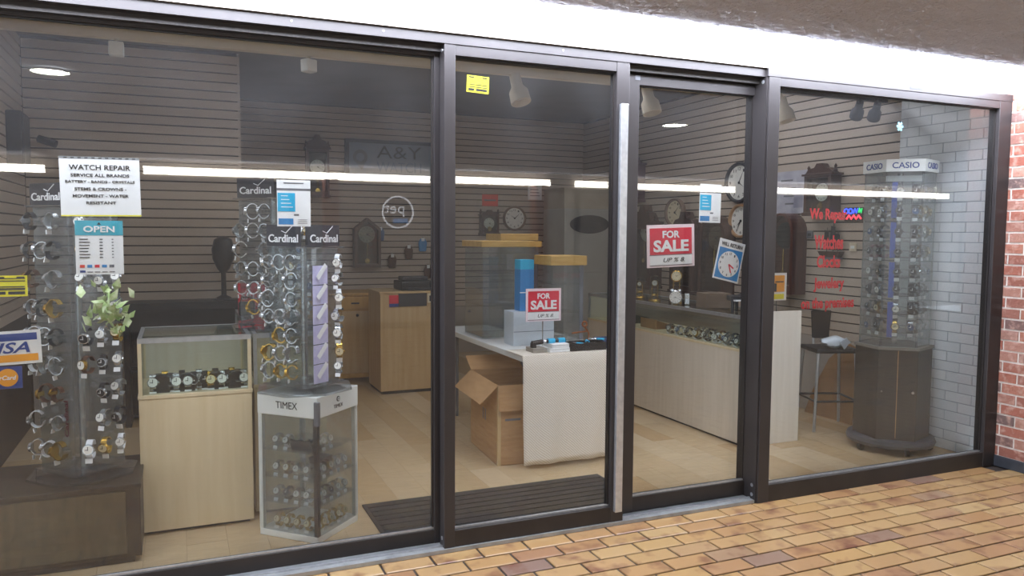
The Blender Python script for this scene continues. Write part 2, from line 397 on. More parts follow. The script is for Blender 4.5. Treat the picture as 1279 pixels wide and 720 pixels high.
SIGNW = mat('glow_white', 'FFFFFF', .5, emit=('F4F6FF', 2.5)); SIGNB = mat('glow_blue', '3A8AD0', .5, emit=('3A8AD0', 1.6))  # emission added to brighten the sign's mirror image in the glass
MB().ring_y(disc_poly(.26, 32), disc_poly(.235, 32), -.03, -.02).build('rim', SIGNW, sg)
MB().lathe_y([(.26, .02), (.26, -.02)], 32).build('disc', mat('sign_disc', '2F2B2A', .6, noise=(8, '3A3532')), sg)
text('pet', .32, .19, SIGNW, sg, (.06, -.03, .02), bold=.0); B(-.16, .08, -.032, -.022, -.17, -.10).build('blue_bar', SIGNB, sg)

def downlight(x, y, lab):
    d = thing('recessed_downlight', lab, 'ceiling light', (x, y, 2.55), group='recessed mall downlights')
    MB().lathe([(.11, -.012), (.14, -.012), (.14, -.001), (.11, -.001)], 28, loop=True).build('trim_ring', WHITEP, d, smooth=True)
    MB().lathe([(.001, -.008), (.11, -.008), (.11, -.002), (.001, -.002)], 28).build('lens', LIGHTD, d)
downlight(-3.48, -1.98, 'round recessed downlight in the mall soffit mirrored at upper left of the glass')
downlight(1.445, -2.34, 'round recessed downlight in the mall soffit mirrored high in the door glass')
# ---- shop shell
floor_s = struct(B(-4.0, 2.6, .16, 6.2, -.06, -.004).build('floor_shop', SUBFLOOR), 'pale wood laminate floor of the shop')
pl = B(-.0945, .0945, -.599, .599, -.01, 0).mesh('plank', PLANK)
for i in range(34):
    x = -3.9+.095+i*.19
    for j in range(-1, 6):
        y = .15+.6+j*1.2+(i*.47 % 1.2)
        y0, y1 = max(.17, y-.599), min(6.1, y+.599)
        if y1-y0 < .02: continue
        if (y0, y1) == (y-.599, y+.599): link('plank', pl, floor_s, (x, y, 0))
        else: B(-.0945, .0945, y0-y, y1-y, -.01, 0).build('plank', PLANK, floor_s, loc=(x, y, 0))
struct(B(-4.0, 2.6, .16, 6.3, 3.05, 3.15).build('ceiling_shop', CEILM), 'grey painted shop ceiling')
PITCH = .0762
def slats(wall, z0, z1, mesh_of):
    n = int((z1-z0)/PITCH); me = mesh_of()
    for k in range(n): link('slat', me, wall, (0, 0, z0+k*PITCH))
wl = struct(B(-4.0, -3.86, .16, 6.2, 0, 3.05).build('wall_left', SLATBACK), 'slatted side wall at far left')
slats(wl, .9, 3.05, lambda: B(-3.865, -3.845, .25, 3.6, .006, PITCH-.006).mesh('slat', SLAT))
wp = struct(B(-3.86, -2.27, 3.62, 3.72, 0, 3.05).build('wall_partition', SLATBACK), 'slatted partition wall at left')
slats(wp, .74, 3.03, lambda: B(-3.84, -2.25, 3.598, 3.622, .006, PITCH-.006).mesh('slat', SLAT))
B(-3.84, -2.25, 3.60, 3.62, 0, .74).build('lower_panel', WALLP, wp)
B(-2.27, -2.25, 3.62, 6.0, 0, 3.05).build('return_panel', WALLP, wp)
wb = struct(B(-2.3, 2.5, 6.02, 6.2, 0, 3.05).build('wall_back', SLATBACK), 'slatted back wall of the shop')
slats(wb, .6, 3.04, lambda: B(-2.25, 2.34, 5.998, 6.022, .006, PITCH-.006).mesh('slat', SLAT))
B(-2.25, 2.34, 6.0, 6.02, 0, .6).build('lower_panel', WALLP, wb)
wr = struct(B(2.36, 2.6, .88, 6.2, 0, 3.05).build('wall_right', SLATBACK), 'slatted right wall hung with clocks')
slats(wr, .665, 3.05, lambda: B(2.338, 2.362, .88, 6.0, .006, PITCH-.006).mesh('slat', SLAT))
B(2.335, 2.36, .88, 6.0, 0, .665).build('lower_panel', WALLP, wr)

# ---- brickwork
def brick_wall(name, mortar, bmat, x_face, y0, y1, z0, z1, lab, xm, L_=.205, H_=.0715, J=.012):
    """bricks facing -X on the plane x_face, from y0 to y1"""
    wo = struct(B(x_face+.005, xm, y0, y1, z0, z1).build(name, mortar), lab)
    full = B(0, .03, -L_/2+J/2, L_/2-J/2, J/2, H_-J/2).mesh('brick', bmat)
    k = 0; z = z0
    while z+H_ <= z1+.001:
        off = (k % 2)*L_/2
        y = y0-off
        while y < y1-.01:
            a, b = max(y+J/2, y0), min(y+L_-J/2, y1)
            if b-a > .015:
                xj = random.uniform(-.0015, .0015)
                if b-a > L_-J-.001: link('brick', full, wo, (x_face+xj, y+L_/2, z))
                else: B(0, .03, a, b, J/2, H_-J/2).build('brick', bmat, wo, loc=(x_face+xj, 0, z))
            y += L_
        z += H_; k += 1
    return wo
brick_wall('wall_pier', MORTAR, BRICK, 2.285, -.245, .02, .07, 2.575, 'red brick pier at the right of the shop front', 2.62)
struct(B(2.277, 2.62, -.252, .02, 0, .072).build('baseboard_pier', mat('black_base_tile', '30333A', .45, noise=(15, '3B3F47')), bevel=.003), 'black tile base of the brick pier')
brick_wall('wall_side', PMORTAR, PBRICK, 2.33, .10, .88, 0, 3.05, 'white painted brick wall at the right inside the shop', 2.6, J=.007)

# ---- shop front
th = struct(B(-4.3, .27, -.005, .22, 0, .018).build('trim_2', THRESH), 'grey metal threshold under the shop front')
for y in (.03, .165): B(-4.3, .26, y, y+.012, .018, .026).build('track', ALU, th)
hd = struct(B(-4.3, .262, 0, .2, 2.425, 2.47).build('trim_3', FRAME), 'dark bronze head beam over the shop front')
B(-4.3, .262, -.02, .06, 2.47, 2.483).build('drip_lip', mat('lip_metal', '9A948C', .4, metal=.4, noise=(8, '8D877F')), hd)
B(-4.3, .262, .05, .2, 2.395, 2.425).build('track_channel', FRAME_IN, hd)
for x in (-2.3, -1.9, -1.0): MB().cyl((x, .0, 2.45), (x, -.003, 2.45), .004, 8).build('screw', ALU, hd)

def panel(name, lab, x0, x1, z0, z1, fy0, fy1, stl, str_, top, bot, gy, hinge=0):
    p = group_empty(name, lab)
    B(x0, x0+stl, fy0, fy1, z0, z1).build('stile', FRAME, p, bevel=.002)
    B(x1-str_, x1, fy0, fy1, z0, z1).build('stile', FRAME, p, bevel=.002)
    B(x0+stl, x1-str_, fy0+.002, fy1-.002, z1-top, z1).build('top_rail', FRAME, p, bevel=.002)
    B(x0+stl, x1-str_, fy0+.002, fy1-.002, z0, z0+bot).build('bottom_rail', FRAME_IN, p, bevel=.002)
    a, b, c, d = x0+stl, x1-str_, z0+bot, z1-top
    B(a, b, gy-.016, gy-.004, c, c+.009).build('glazing_bead', ALU, p)
    B(a, a+.007, gy-.014, gy-.004, c+.009, d-.007).build('glazing_bead', FRAME_IN, p)
    B(b-.007, b, gy-.014, gy-.004, c+.009, d-.007).build('glazing_bead', FRAME_IN, p)
    B(a, b, gy-.014, gy-.004, d-.007, d).build('glazing_bead', BLACK, p)
    g = B(a-.005, b+.005, -.003, .003, c-.005, d+.005).build('pane', GLASS, p, loc=(0, gy, 0))
    return p
w1 = panel('window_1', 'wide fixed shop window at left with taped notices', -4.3, -1.605, .018, 2.40, .09, .15, .06, .03, .02, .068, .12)
w2 = panel('window_2', 'middle shop window panel in front of the folding table', -1.612, -.612, .018, 2.425, .005, .075, .055, .075, .05, .082, .045)
B(-.672, -.630, -.018, .006, .075, 2.212).build('pull_strip', ALU, w2, bevel=.003)
d1 = panel('door_1', 'sliding glass door with a for sale notice', -.598, .31, .022, 2.39, .085, .15, .096, .045, .055, .083, .115)
B(-.53, -.50, .0835, .0875, 2.36, 2.385).build('corner_sticker', GREYP, d1)
w3 = panel('window_3', 'right hand shop window with red lettering', .272, 2.285, .0, 2.425, -.02, .055, .078, .115, .048, .1, .02)
B(.262, 2.288, -.022, .10, 2.425, 2.472).build('head_cap', FRAME, w3, bevel=.002)
B(.262, .275, -.01, .16, 0, 2.425).build('jamb', FRAME, w3)
for x, z in ((.2605, .045), (.2605, .10), (.2605, 2.40), (.2605, 2.44)):
    MB().cyl((x, .02, z), (x+.004, .02, z), .011, 10).build('bolt', ALU, w3)
for z in (.06, 2.40): MB().cyl((-1.6145, .04, z), (-1.611, .04, z), .010, 10).build('bolt', ALU, w2)
B(1.35, 1.45, -.0235, -.0215, 2.44, 2.455).build('latch_slot', BLACK, w3)

# ---- fill lamps added on the shop ceiling, unseen behind the window head
for k, (x, y) in enumerate(((-2.6, 1.5), (-.7, 1.5), (1.2, 1.5), (-.3, 2.5), (1.3, 2.5))):
    d = thing('fill_ceiling_lamp', 'unseen added fill lamp on the shop ceiling behind the window head, number %s' % ORD[k], 'ceiling light', (x, y, 3.05), group='added fill lamps on the shop ceiling')
    B(-.6, .6, -.1, .1, -.03, 0).build('housing', WHITEP, d)
    B(-.58, .58, -.09, .09, -.055, -.03).build('lens', LIGHTS, d)

# ================================================================== THINGS
# ---- track light rail with heads
r = thing('track_rail', 'cream lighting rail hung along the top of the shop window', 'light rail', (0, 1.0, 2.5))
B(-3.8, .73, -.02, .03, .02, .12).build('rail', CREAM, r)
for x in (-3.2, -1.6, -.1): MB().cyl((x, .005, .12), (x, .005, .55), .006, 8).build('hanger', WHITEP, r)
def track_head(loc, ang, tilt, lab, m=CREAM, s=1.0, square=False):
    t = thing('track_light', lab, 'spotlight', loc, group='track lights')
    t.rotation_euler = (0, 0, ang)
    MB().cyl((0,0,.0), (0,0,-.05*s), .008, 8).build('stem', m, t)
    if square:
        MB().box(-.035, .035, -.03, .03, -.12, -.05).build('shade', WHITEP, t, bevel=.006)
        MB().box(-.03, .03, -.034, -.03, -.116, -.056).build('lens', DIALW, t)
    else:
        hd_ = MB().lathe([(.03*s, 0), (.032*s, -.07*s), (.052*s, -.10*s), (.055*s, -.165*s), (.048*s, -.165*s), (.045*s, -.12*s)], 18).build('shade', m, t, smooth=True, loc=(0, 0, -.03*s), rot=(tilt, 0, 0))
        MB().lathe([(.02*s, -.13*s), (.046*s, -.13*s), (.046*s, -.125*s), (.02*s, -.125*s)], 16).build('lens', DIALW, hd_)
track_head((-3.033, 1.0, 2.555), 0, 0, 'small square cream track light above the watch repair notice', square=True)
track_head((-2.075, 1.0, 2.555), .5, 0, 'small square cream track light above the cyan and white card', square=True)
track_head((-.83, 1.0, 2.56), .3, -.35, 'large cream track light beside the yellow alarm sticker', s=1.15)
track_head((.125, 1.0, 2.56), .3, -.3, 'large cream track light at the top of the glass door', s=1.15)
t = thing('track_rail', 'short lighting rail over the right hand window', 'light rail', (0, 1.0, 2.5))
B(.95, 2.3, -.02, .02, .07, .11).build('rail', GREYP, t)
MB().cyl((1.6, 0, .11), (1.6, 0, .55), .006, 8).build('hanger', GREYP, t)
track_head((1.27, 1.0, 2.57), .3, -.3, 'cream track light hidden partly by the dark mullion', s=1.1)
track_head((1.98, .95, 2.575), -.6, .9, 'dark grey track light left of the snowflake sticker', BLUEGREY, s=.9)
track_head((2.16, .95, 2.575), -.6, .9, 'dark grey track light behind the snowflake sticker', BLUEGREY, s=.9)
t = thing('speaker_box', 'dark tall box hung on the left side wall', 'speaker', (-3.845, 3.05, 2.0))
B(0, .10, -.15, .15, 0, .38).build('body', BLACK, t, bevel=.01); B(.10, .106, -.13, .13, .02, .36).build('grille', CHAR, t)
t = thing('security_camera', 'small black camera on the slatted wall at upper left', 'camera', (-3.70, 3.6, 2.23))
MB().cyl((0,0,0), (0,-.08,0), .008, 8).build('bracket', BLACK, t); MB().cyl((-.03,-.10,.02), (.09,-.14,-.02), .03, 12).build('body', BLACK, t, smooth=True)

# ---- wrist watches
def watch_meshes(key, band_m, case_m, dial_m):
    mb = MB(); n = 14; a, b, wd, tk = .022, .029, .010, .0028
    ang = [math.radians(205+310*i/(n-1)) for i in range(n)]; ring = []
    for t_ in ang:
        ring.append([(a*math.cos(t_), -wd, b*math.sin(t_)), (a*math.cos(t_), wd, b*math.sin(t_)), ((a+tk)*math.cos(t_), wd, (b+tk)*math.sin(t_)), ((a+tk)*math.cos(t_), -wd, (b+tk)*math.sin(t_))])
    f = []
    for k in range(n-1):
        for i in range(4): f.append((k*4+i, k*4+(i+1)%4, (k+1)*4+(i+1)%4, (k+1)*4+i))
    f += [(0,1,2,3), ((n-1)*4+3, (n-1)*4+2, (n-1)*4+1, (n-1)*4)]
    mb.add([p for q in ring for p in q], f)
    bm = mb.mesh('band', band_m, True)
    cm = MB().cyl((.021,0,0), (.031,0,0), .0185, 16, .017).cyl((.026,.0175,0), (.026,.0215,0), .003, 6).mesh('case', case_m, True)
    dm = MB().cyl((.031,0,0), (.0322,0,0), .0145, 14).mesh('dial', dial_m)
    hm = MB().box(.0322,.0330,-.001,.001,-.002,.011).box(.0322,.0330,-.009,.001,-.001,.001).mesh('hands', INK if dial_m in (DIALW, DIALC) else PAPER)
    tm = B(.016, .019, -.011, .011, -.046, -.030).mesh('price_tag', PAPER)
    return bm, cm, dm, hm, tm
WATCH = {k: watch_meshes(k, *v) for k, v in {
    'silver': (SILVER, SILVER, DIALW), 'black': (STRAPK, SILVER, DIALK), 'gold': (GOLD, GOLD, DIALC), 'brown': (LEATHER, GOLD, DIALW),
    'white': (STRAPW, SILVER, DIALW), 'steel blue': (SILVER, SILVER, DIALB), 'wine red': (STRAPR, SILVER, DIALK), 'all black': (STRAPK, DIALK, DIALK)}.items()}
def watch(kind, loc, rz, label, group, tilt=0, s=1.0):
    t = thing('wristwatch', label, 'watch', loc, group=group, rot=(0, tilt, rz)); t.scale = (s, s, s)
    bm, cm, dm, hm, tm = WATCH[kind]
    link('band', bm, t); c = link('case', cm, t); link('dial', dm, c); link('hands', hm, c); link('price_tag', tm, t)
    return t

def octagon(r_): return [(r_*math.cos(PI/8+i*PI/4), r_*math.sin(PI/8+i*PI/4)) for i in range(8)]
def spinner(loc, rz, z1, w_, rows, cols, faces, where, label, plate_r, header, kinds, group, skip=.0, seed=1, head_h=.11, only=None):
    """clear four-sided column; faces = {index: name}, face i looks along rz+i*90deg"""
    rnd = random.Random(seed)
    t = thing('watch_spinner', label, 'display stand', loc, rz, group='clear watch spinners')
    h = z1-loc[2]; q = w_/2
    MB().prism(octagon(plate_r), 0, .012).build('base_plate', ACRYLIC, t)
    MB().cyl((0,0,.012), (0,0,.03), .06, 16).build('turntable', GREYP, t)
    MB().prism([(-q-.02,-q-.02),(q+.02,-q-.02),(q+.02,q+.02),(-q-.02,q+.02)], h-.008, h).build('top_plate', ACRYLIC, t)
    MB().prism([(-q-.02,-q-.02),(q+.02,-q-.02),(q+.02,q+.02),(-q-.02,q+.02)], .03, .038).build('bottom_plate', ACRYLIC, t)
    MB().cyl((0,0,.03), (0,0,h-.008), .016, 12).build('spindle', SILVER, t, smooth=True)
    peg = B(q-.004, q+.030, -.006, .006, -.004, .004).mesh('peg', ACRYLIC)
    pan = B(q-.006, q-.002, -q+.004, q-.004, .04, h-.01).mesh('side_panel', ACRYLIC)
    for i in range(4): link('side_panel', pan, t, None, (0, 0, i*PI/2))
    if header:
        for i in range(4):
            c = B(-q*.92, q*.92, -q-.014, -q-.010, h+.002, h+head_h).build('header_card', CHAR, t, rot=(0, 0, i*PI/2))
            text('Cardinal', q*1.6, head_h*.36, PAPER, c, (0, -q-.016, h+head_h*.38), bold=.015)
            MB().tube([(-.01, -q-.016, h+head_h*.72), (q*.15, -q-.016, h+head_h*.62), (q*.5, -q-.016, h+head_h*.93)], .002, 5).build('tick_mark', PAPER, c)
    tot = h-.10
    for i, fname in faces.items():
        a = rz+i*PI/2
        for r_ in range(rows):
            z = loc[2]+h-.075-r_*tot/rows
            for c_ in range(cols):
                if rnd.random() < skip or (only and i in only and c_ not in only[i]): continue
                y = (c_-(cols-1)/2)*(w_*.92/cols)
                k = rnd.choice(kinds)
                ox, oy = q+.040, y
                x_ = loc[0]+ox*math.cos(a)-oy*math.sin(a); y_ = loc[1]+ox*math.sin(a)+oy*math.cos(a)
                link('peg', peg, t, (-y*math.sin(i*PI/2), y*math.cos(i*PI/2), z-loc[2]), (0, 0, i*PI/2))
                pos = ['left','right'][c_] if cols == 2 else (['left','middle','right'][c_] if cols == 3 else ORD[c_])
                watch(k, (x_, y_, z), a-PI/2+rnd.uniform(.1, .75), '%s wristwatch, %s one in %s row, %s face of %s' % (k, pos if cols < 4 else pos+' column', ORD[r_], fname, where), group,
                      tilt=rnd.uniform(-.35, .25), s=rnd.uniform(1.15, 1.42))
    return t
D45 = math.radians(45)

# left cabinet with the tall spinner
t = thing('storage_cabinet', 'low dark brown cabinet under the tall watch spinner at lower left', 'cabinet', (-3.25, .66, 0))
B(-.42, .295, -.215, .30, .03, .355).build('body', DKWOOD, t, bevel=.003)
B(-.43, .30, -.225, .31, .355, .376).build('top', DKWOOD, t, bevel=.003)
B(-.39, .265, -.20, .29, 0, .03).build('plinth', BLACK, t)
B(-.36, .235, -.222, -.215, .05, .345).build('front_panel', mat('olive_brown_laminate', '5C5340', .45, noise=(5, '4C4536'), stretch=(5, 5, .7)), t, bevel=.002)
spinner((-3.21, .73, .376), math.radians(40), 1.665, .26, 9, 3, {3: 'right', 2: 'left'}, 'spinner on dark cabinet', 'tall clear watch spinner on the low dark cabinet at left', .245, True,
        ['silver', 'gold', 'silver', 'white', 'brown', 'black', 'silver', 'white'], 'watches on the left spinner', skip=.08, seed=3, head_h=.10)
# fake foliage hung on the spinner
sp = [o for o in bpy.data.objects if o.name == 'watch_spinner'][0]
text('Cardinal', .17, .03, STRAPR, sp, (-.137, -.085, .30), bold=.02, rot=(0, -PI/2, 3*PI/2))
t = thing('artificial_plant', 'pale green artificial plant hung on the left spinner below the open sign', 'plant', (-3.06, .40, 1.17))
MB().tube([(0,.05,.1),(0,.02,.05),(0,0,-.02)], .005, 6).build('stem', LEAF, t)
rnd = random.Random(5)
lf = MB().add([(0,0,0),(.018,0,.022),(0,-.004,.06),(-.018,0,.022),(0,.003,.022),(0,-.003,.022)], [(0,1,4),(1,2,4),(2,3,4),(3,0,4),(0,5,1),(1,5,2),(2,5,3),(3,5,0)]).mesh('leaf', LEAF)
for k in range(58):
    p = (rnd.gauss(0, .045), rnd.gauss(0, .025), rnd.gauss(0, .05))
    o = link('leaf', lf, t, p, (rnd.uniform(-1.2, 1.2), rnd.uniform(-1, 1), rnd.uniform(0, 6.28))); s_ = rnd.uniform(.7, 1.2); o.scale = (s_,)*3

# left showcase counter
def showcase(name, label, x0, x1, y0, y1, zt, zg, body, front_posts=True, loc=None, shelf=True):
    t = thing(name, label, 'counter', ((x0+x1)/2, (y0+y1)/2, 0)); cx, cy = (x0+x1)/2, (y0+y1)/2
    a, b, c, d = x0-cx, x1-cx, y0-cy, y1-cy
    B(a, b, c, d, .02, zg-.02).build('body', body, t, bevel=.002)
    B(a+.02, b-.02, c+.03, d-.03, 0, .02).build('plinth', BLACK, t)
    B(a-.004, b+.004, c-.004, d+.004, zg-.02, zg).build('deck', MAPLE, t, bevel=.002)
    for X in (a, b-.018):
        for Y_ in (c, d-.018): B(X, X+.018, Y_, Y_+.018, zg, zt-.025).build('post', MAPLE if front_posts else ALU, t)
    for (p, q_) in ((c, c+.02), (d-.02, d)): B(a, b, p, q_, zt-.025, zt).build('top_rail', ALU, t)
    for (p, q_) in ((a, a+.02), (b-.02, b)): B(p, q_, c+.02, d-.02, zt-.025, zt).build('top_rail', ALU, t)
    B(a+.018, b-.018, c+.006, c+.011, zg, zt-.025).build('front_glass', CASEGLASS, t)
    B(a+.006, a+.011, c+.018, d-.018, zg, zt-.025).build('side_glass', CASEGLASS, t)
    B(b-.011, b-.006, c+.018, d-.018, zg, zt-.025).build('side_glass', CASEGLASS, t)
    B(a+.02, b-.02, c+.02, d-.02, zt-.008, zt-.002).build('top_glass', CASEGLASS, t)
    B(a+.018, b-.018, d-.012, d-.006, zg, zt-.025).build('back_panel', MAPLE2, t)
    return t
showcase('display_counter', 'maple showcase counter with a glazed top beside the left spinner', -2.965, -2.425, .768, 1.30, 1.011, .723, MAPLE)
kinds = ['silver','black','gold','black','white','all black','silver','steel blue','silver','all black','white','black']
for k in range(17):
    x = -2.90+k*.0275
    if k % 3 == 2: watch(kinds[k % 12], (x, .93, .768), -PI/2, '%s wristwatch standing in the left showcase, %s in its rear row' % (kinds[k % 12], ORD[k//3]), 'watches in the left showcase', tilt=-.25, s=1.5)
    else: watch(kinds[(k*5) % 12], (x, .85+.015*(k % 2), .768), -PI/2, '%s wristwatch standing in the left showcase, %s from its left end' % (kinds[(k*5) % 12], ORD[k-k//3]), 'watches in the left showcase', tilt=-.25, s=1.5)
for k, x in enumerate((-2.86, -2.74, -2.60, -2.50)):
    t = thing('watch_stand', 'black watch cushion in the left showcase, %s from the left' % ORD[k], 'watch stand', (x, .835, .723), group='black cushions in the left showcase')
    MB().prism_y([(-.04,0),(.04,0),(.04,.075),(.02,.09),(-.02,.09),(-.04,.075)], -.02, .025).build('cushion', BLACK, t, bevel=.004); B(-.036,.036,-.022,.027,0,.006).build('foot', CHAR, t)
showcase('display_counter', 'aluminium framed showcase counter behind the white watch case', -2.405, -2.02, .87, 2.3, 1.0, .723, MAPLE, front_posts=False)
spinner((-2.26, 1.16, 1.0), math.radians(45), 1.735, .27, 6, 3, {3: 'right', 2: 'left'}, 'spinner on rear counter', 'clear watch spinner on the counter behind, half hidden by the nearer spinner', .24, True,
        ['silver', 'silver', 'white', 'gold', 'steel blue'], 'watches on the rear spinner', skip=.1, seed=8)

# white watch case (square, corner forward) with spinner
cx, cy = -2.16, .585
t = thing('watch_display_case', 'clear upright watch case with white top and base by the window', 'display case', (cx, cy, 0), D45)
q = .178
B(-q, q, -q, q, 0, .035).build('base', WHITEP, t, bevel=.004)
tb = B(-q-.003, q+.003, -q-.003, q+.003, .63, .738).build('top_band', WHITEP, t, bevel=.004)
for i in range(4):
    B(-q+.006, q-.006, -q, -q+.004, .035, .63).build('side_panel', ACRYLIC, t, rot=(0, 0, i*PI/2))
    p = B(-q, -q+.022, -q, -q+.022, .035, .63).build('corner_post', (CHAR if i == 0 else WHITEP), t, rot=(0, 0, i*PI/2))
MB().cyl((-q-.006,-q-.006,.60), (-q-.006,-q-.006,.715), .016, 12).build('lock_post', GREYP, t)
text('TIMEX', .13, .035, INK, tb, (0, -q-.004, .685), bold=.0, rot=(0, 0, -PI/2))
for o in [tb.children[-1]]: o.location = (-q-.004, 0, .685)
text('TIMEX', .08, .018, INK, tb, (0, -q-.004, .665), bold=.0); MB().lathe_y([(.014, 0), (.014, -.002)], 16).build('round_mark', INK, tb, loc=(0, -q-.003, .70))
MB().ring_y(disc_poly(.009, 12), disc_poly(.005, 12), -.004, -.002).build('round_mark_ring', PAPER, tb, loc=(0, -q-.003, .70))
for z in (.175, .305, .445): B(-q+.01, q-.01, -q+.01, q-.01, z, z+.006).build('shelf', ACRYLIC, t)
def case_pt(u, v, z):   # local to world of the case
    c_, s_ = math.cos(D45), math.sin(D45); return (cx+u*c_-v*s_, cy+u*s_+v*c_, z)
n = 0
for r_, (z, ks, rn) in enumerate(((.035, ['gold']*4, 'lowest shelf'), (.181, ['silver','black','silver','white'], 'second shelf'), (.311, ['silver','brown','silver','silver'], 'third shelf'), (.451, ['silver','white','black','gold'], 'top shelf'))):
    for side, an in (('left', PI), ('right', -PI/2)):
        for k in range(4):
            if r_ == 3 and (k > 1): continue
            u, v = (-.115, .10-k*.062) if side == 'left' else (-.08+k*.062, -.115)
            watch(ks[k], case_pt(u, v, z+.036), D45+an, '%s wristwatch on %s of the white case, %s side, %s from left' % (ks[k], rn, side, ORD[k]), 'watches in the white case', tilt=-.35, s=1.1)
t2 = thing('watch_box', 'open black watch box on the top shelf of the white case', 'box', case_pt(-.10, -.06, .451), D45+PI/2)
B(-.06, .06, -.04, .04, 0, .012).build('tray', BLACK, t2); B(-.06, .06, .034, .042, .012, .07).build('lid', BLACK, t2, rot=(-.3, 0, 0))
for k in (-.03, .03): MB().lathe_y([(.013, 0), (.013, -.003)], 14).build('logo_disc', SILVER, t2, loc=(k, .012, .045), rot=(-.3, 0, 0))
t2 = thing('watch_box', 'closed black box on the third shelf of the white case', 'box', case_pt(.03, -.05, .311), D45)
B(-.045, .045, -.04, .04, 0, .05).build('tray', BLACK, t2, bevel=.003); B(-.047, .047, -.042, .042, .05, .07).build('lid', BLACK, t2, bevel=.003)
spinner((-2.175, .60, .738), math.radians(38), 1.474, .25, 7, 3, {3: 'right', 2: 'left'}, 'spinner on white case', 'clear watch spinner standing on the white watch case', .25, True,
        ['silver', 'silver', 'black', 'white', 'gold', 'silver', 'steel blue'], 'watches on the middle spinner', skip=.04, seed=11, only={3: [2]})
# folded paper guarantee tags column on that spinner
t = thing('leaflet_strip', 'tall pale lilac leaflet strip on the right face of middle spinner', 'leaflet', (-2.175, .60, .78), math.radians(38))
for k in range(6): B(-.085, .02, -.142, -.139, .005+k*.10, .10+k*.10).build('leaflet', mat('lilac_paper', 'C9C6E4', .6, noise=(30, 'B9B6DA')), t)
for k in range(6): B(-.045, .045, -.001, .001, -.013, .013).build('white_slip', PAPER, t, loc=(-.03, -.150, .07+k*.10), rot=(0, -.8, 0))

# ---- door mat
t = thing('door_mat', 'black rubber door mat on the laminate behind the glass', 'mat', (-1.08, .50, 0))
B(-.76, .76, -.28, .30, 0, .008).build('base', RUBBER, t)
for k in range(8): B(-.74, .74, -.265+k*.07, -.215+k*.07, .008, .012).build('rib', RUBBER, t)

# ---- folding table with cloth
t = thing('folding_table', 'white topped folding table covered by a cream cloth', 'table', (-.32, 1.98, 0))
B(-.38, .38, -.88, .88, .70, .742).build('tabletop', mat('white_tabletop', 'E2E4E2', .45, noise=(6, 'DADCDA')), t, bevel=.006)
for x in (-.30, .30):
    for y in (-.70, .70): MB().cyl((x,y,0), (x,y,.70), .014, 10).build('leg', GREYP, t, smooth=True)
for y in (-.70, .70): MB().cyl((-.30,y,.25), (.30,y,.25), .010, 8).build('crossbar', GREYP, t)
for y in (-.70, .70): MB().cyl((0,y,.25), (0,y*.35,.69), .008, 8).build('brace', GREYP, t)
cm = MB(); nx, nz = 26, 22; v = []
for j in range(nz+1):
    for i in range(nx+1):
        u = i/nx; x = -.72+u*.78
        if j <= 4: y = 1.38-.28*j/4; z = .747
        else:
            s_ = (j-4)/(nz-4); z = .745-.715*s_; y = 1.088-.03*s_+.008*math.sin(u*17+1)*s_+.006*math.sin(u*31+s_*4)*s_
        v.append((x, y, z))
f = [(j*(nx+1)+i, (j+1)*(nx+1)+i, (j+1)*(nx+1)+i+1, j*(nx+1)+i+1) for j in range(nz) for i in range(nx)]
cm.add(v, f); o = cm.build('tablecloth', CLOTHM, smooth=True)
md = o.modifiers.new('thick', 'SOLIDIFY'); md.thickness = .003; md.offset = 1
tag(o, 'cream diagonal woven cloth hanging down the table front to the floor', 'tablecloth')

# cardboard box under the table
t = thing('cardboard_box', 'open brown cardboard box half under the folding table', 'box', (-.62, 1.52, 0), math.radians(-4))
a, b = .20, .32; h = .54
for (x0, x1, y0, y1) in ((-a, a, -b, -b+.006), (-a, a, b-.006, b), (-a, -a+.006, -b, b), (a-.006, a, -b, b)):
    B(x0, x1, y0, y1, 0, h).build('wall', CARD, t)
B(-a, a, -b, b, 0, .006).build('bottom', CARDIN, t)
B(-.17, 0, -b, b, -.0025, .0025).build('flap', CARD, t, loc=(-a, 0, h), rot=(0, -.75, 0))
B(0, .17, -b, b, -.0025, .0025).build('flap', CARD, t, loc=(a, 0, h), rot=(0, 1.1, 0))
B(-a, a, -.17, 0, -.0025, .0025).build('flap', CARD, t, loc=(0, -b, h), rot=(1.42, 0, 0))
B(-a, a, 0, .17, -.0025, .0025).build('flap', CARD, t, loc=(0, b, h), rot=(.5, 0, 0))
B(-a-.002, -a+.02, -b-.002, -b, 0, h).build('tape', TAPE, t); B(-a-.002, -a, -b, -b+.02, 0, h).build('tape', TAPE, t)
B(-a+.05, -a+.16, -b-.0015, -b, .30, .315).build('print', INKG, t); B(-a-.0015, -a, -.05, -.03, .25, .33).build('arrow_print', INKG, t); B(-a-.0015, -a, .0, .02, .25, .33).build('arrow_print', INKG, t)

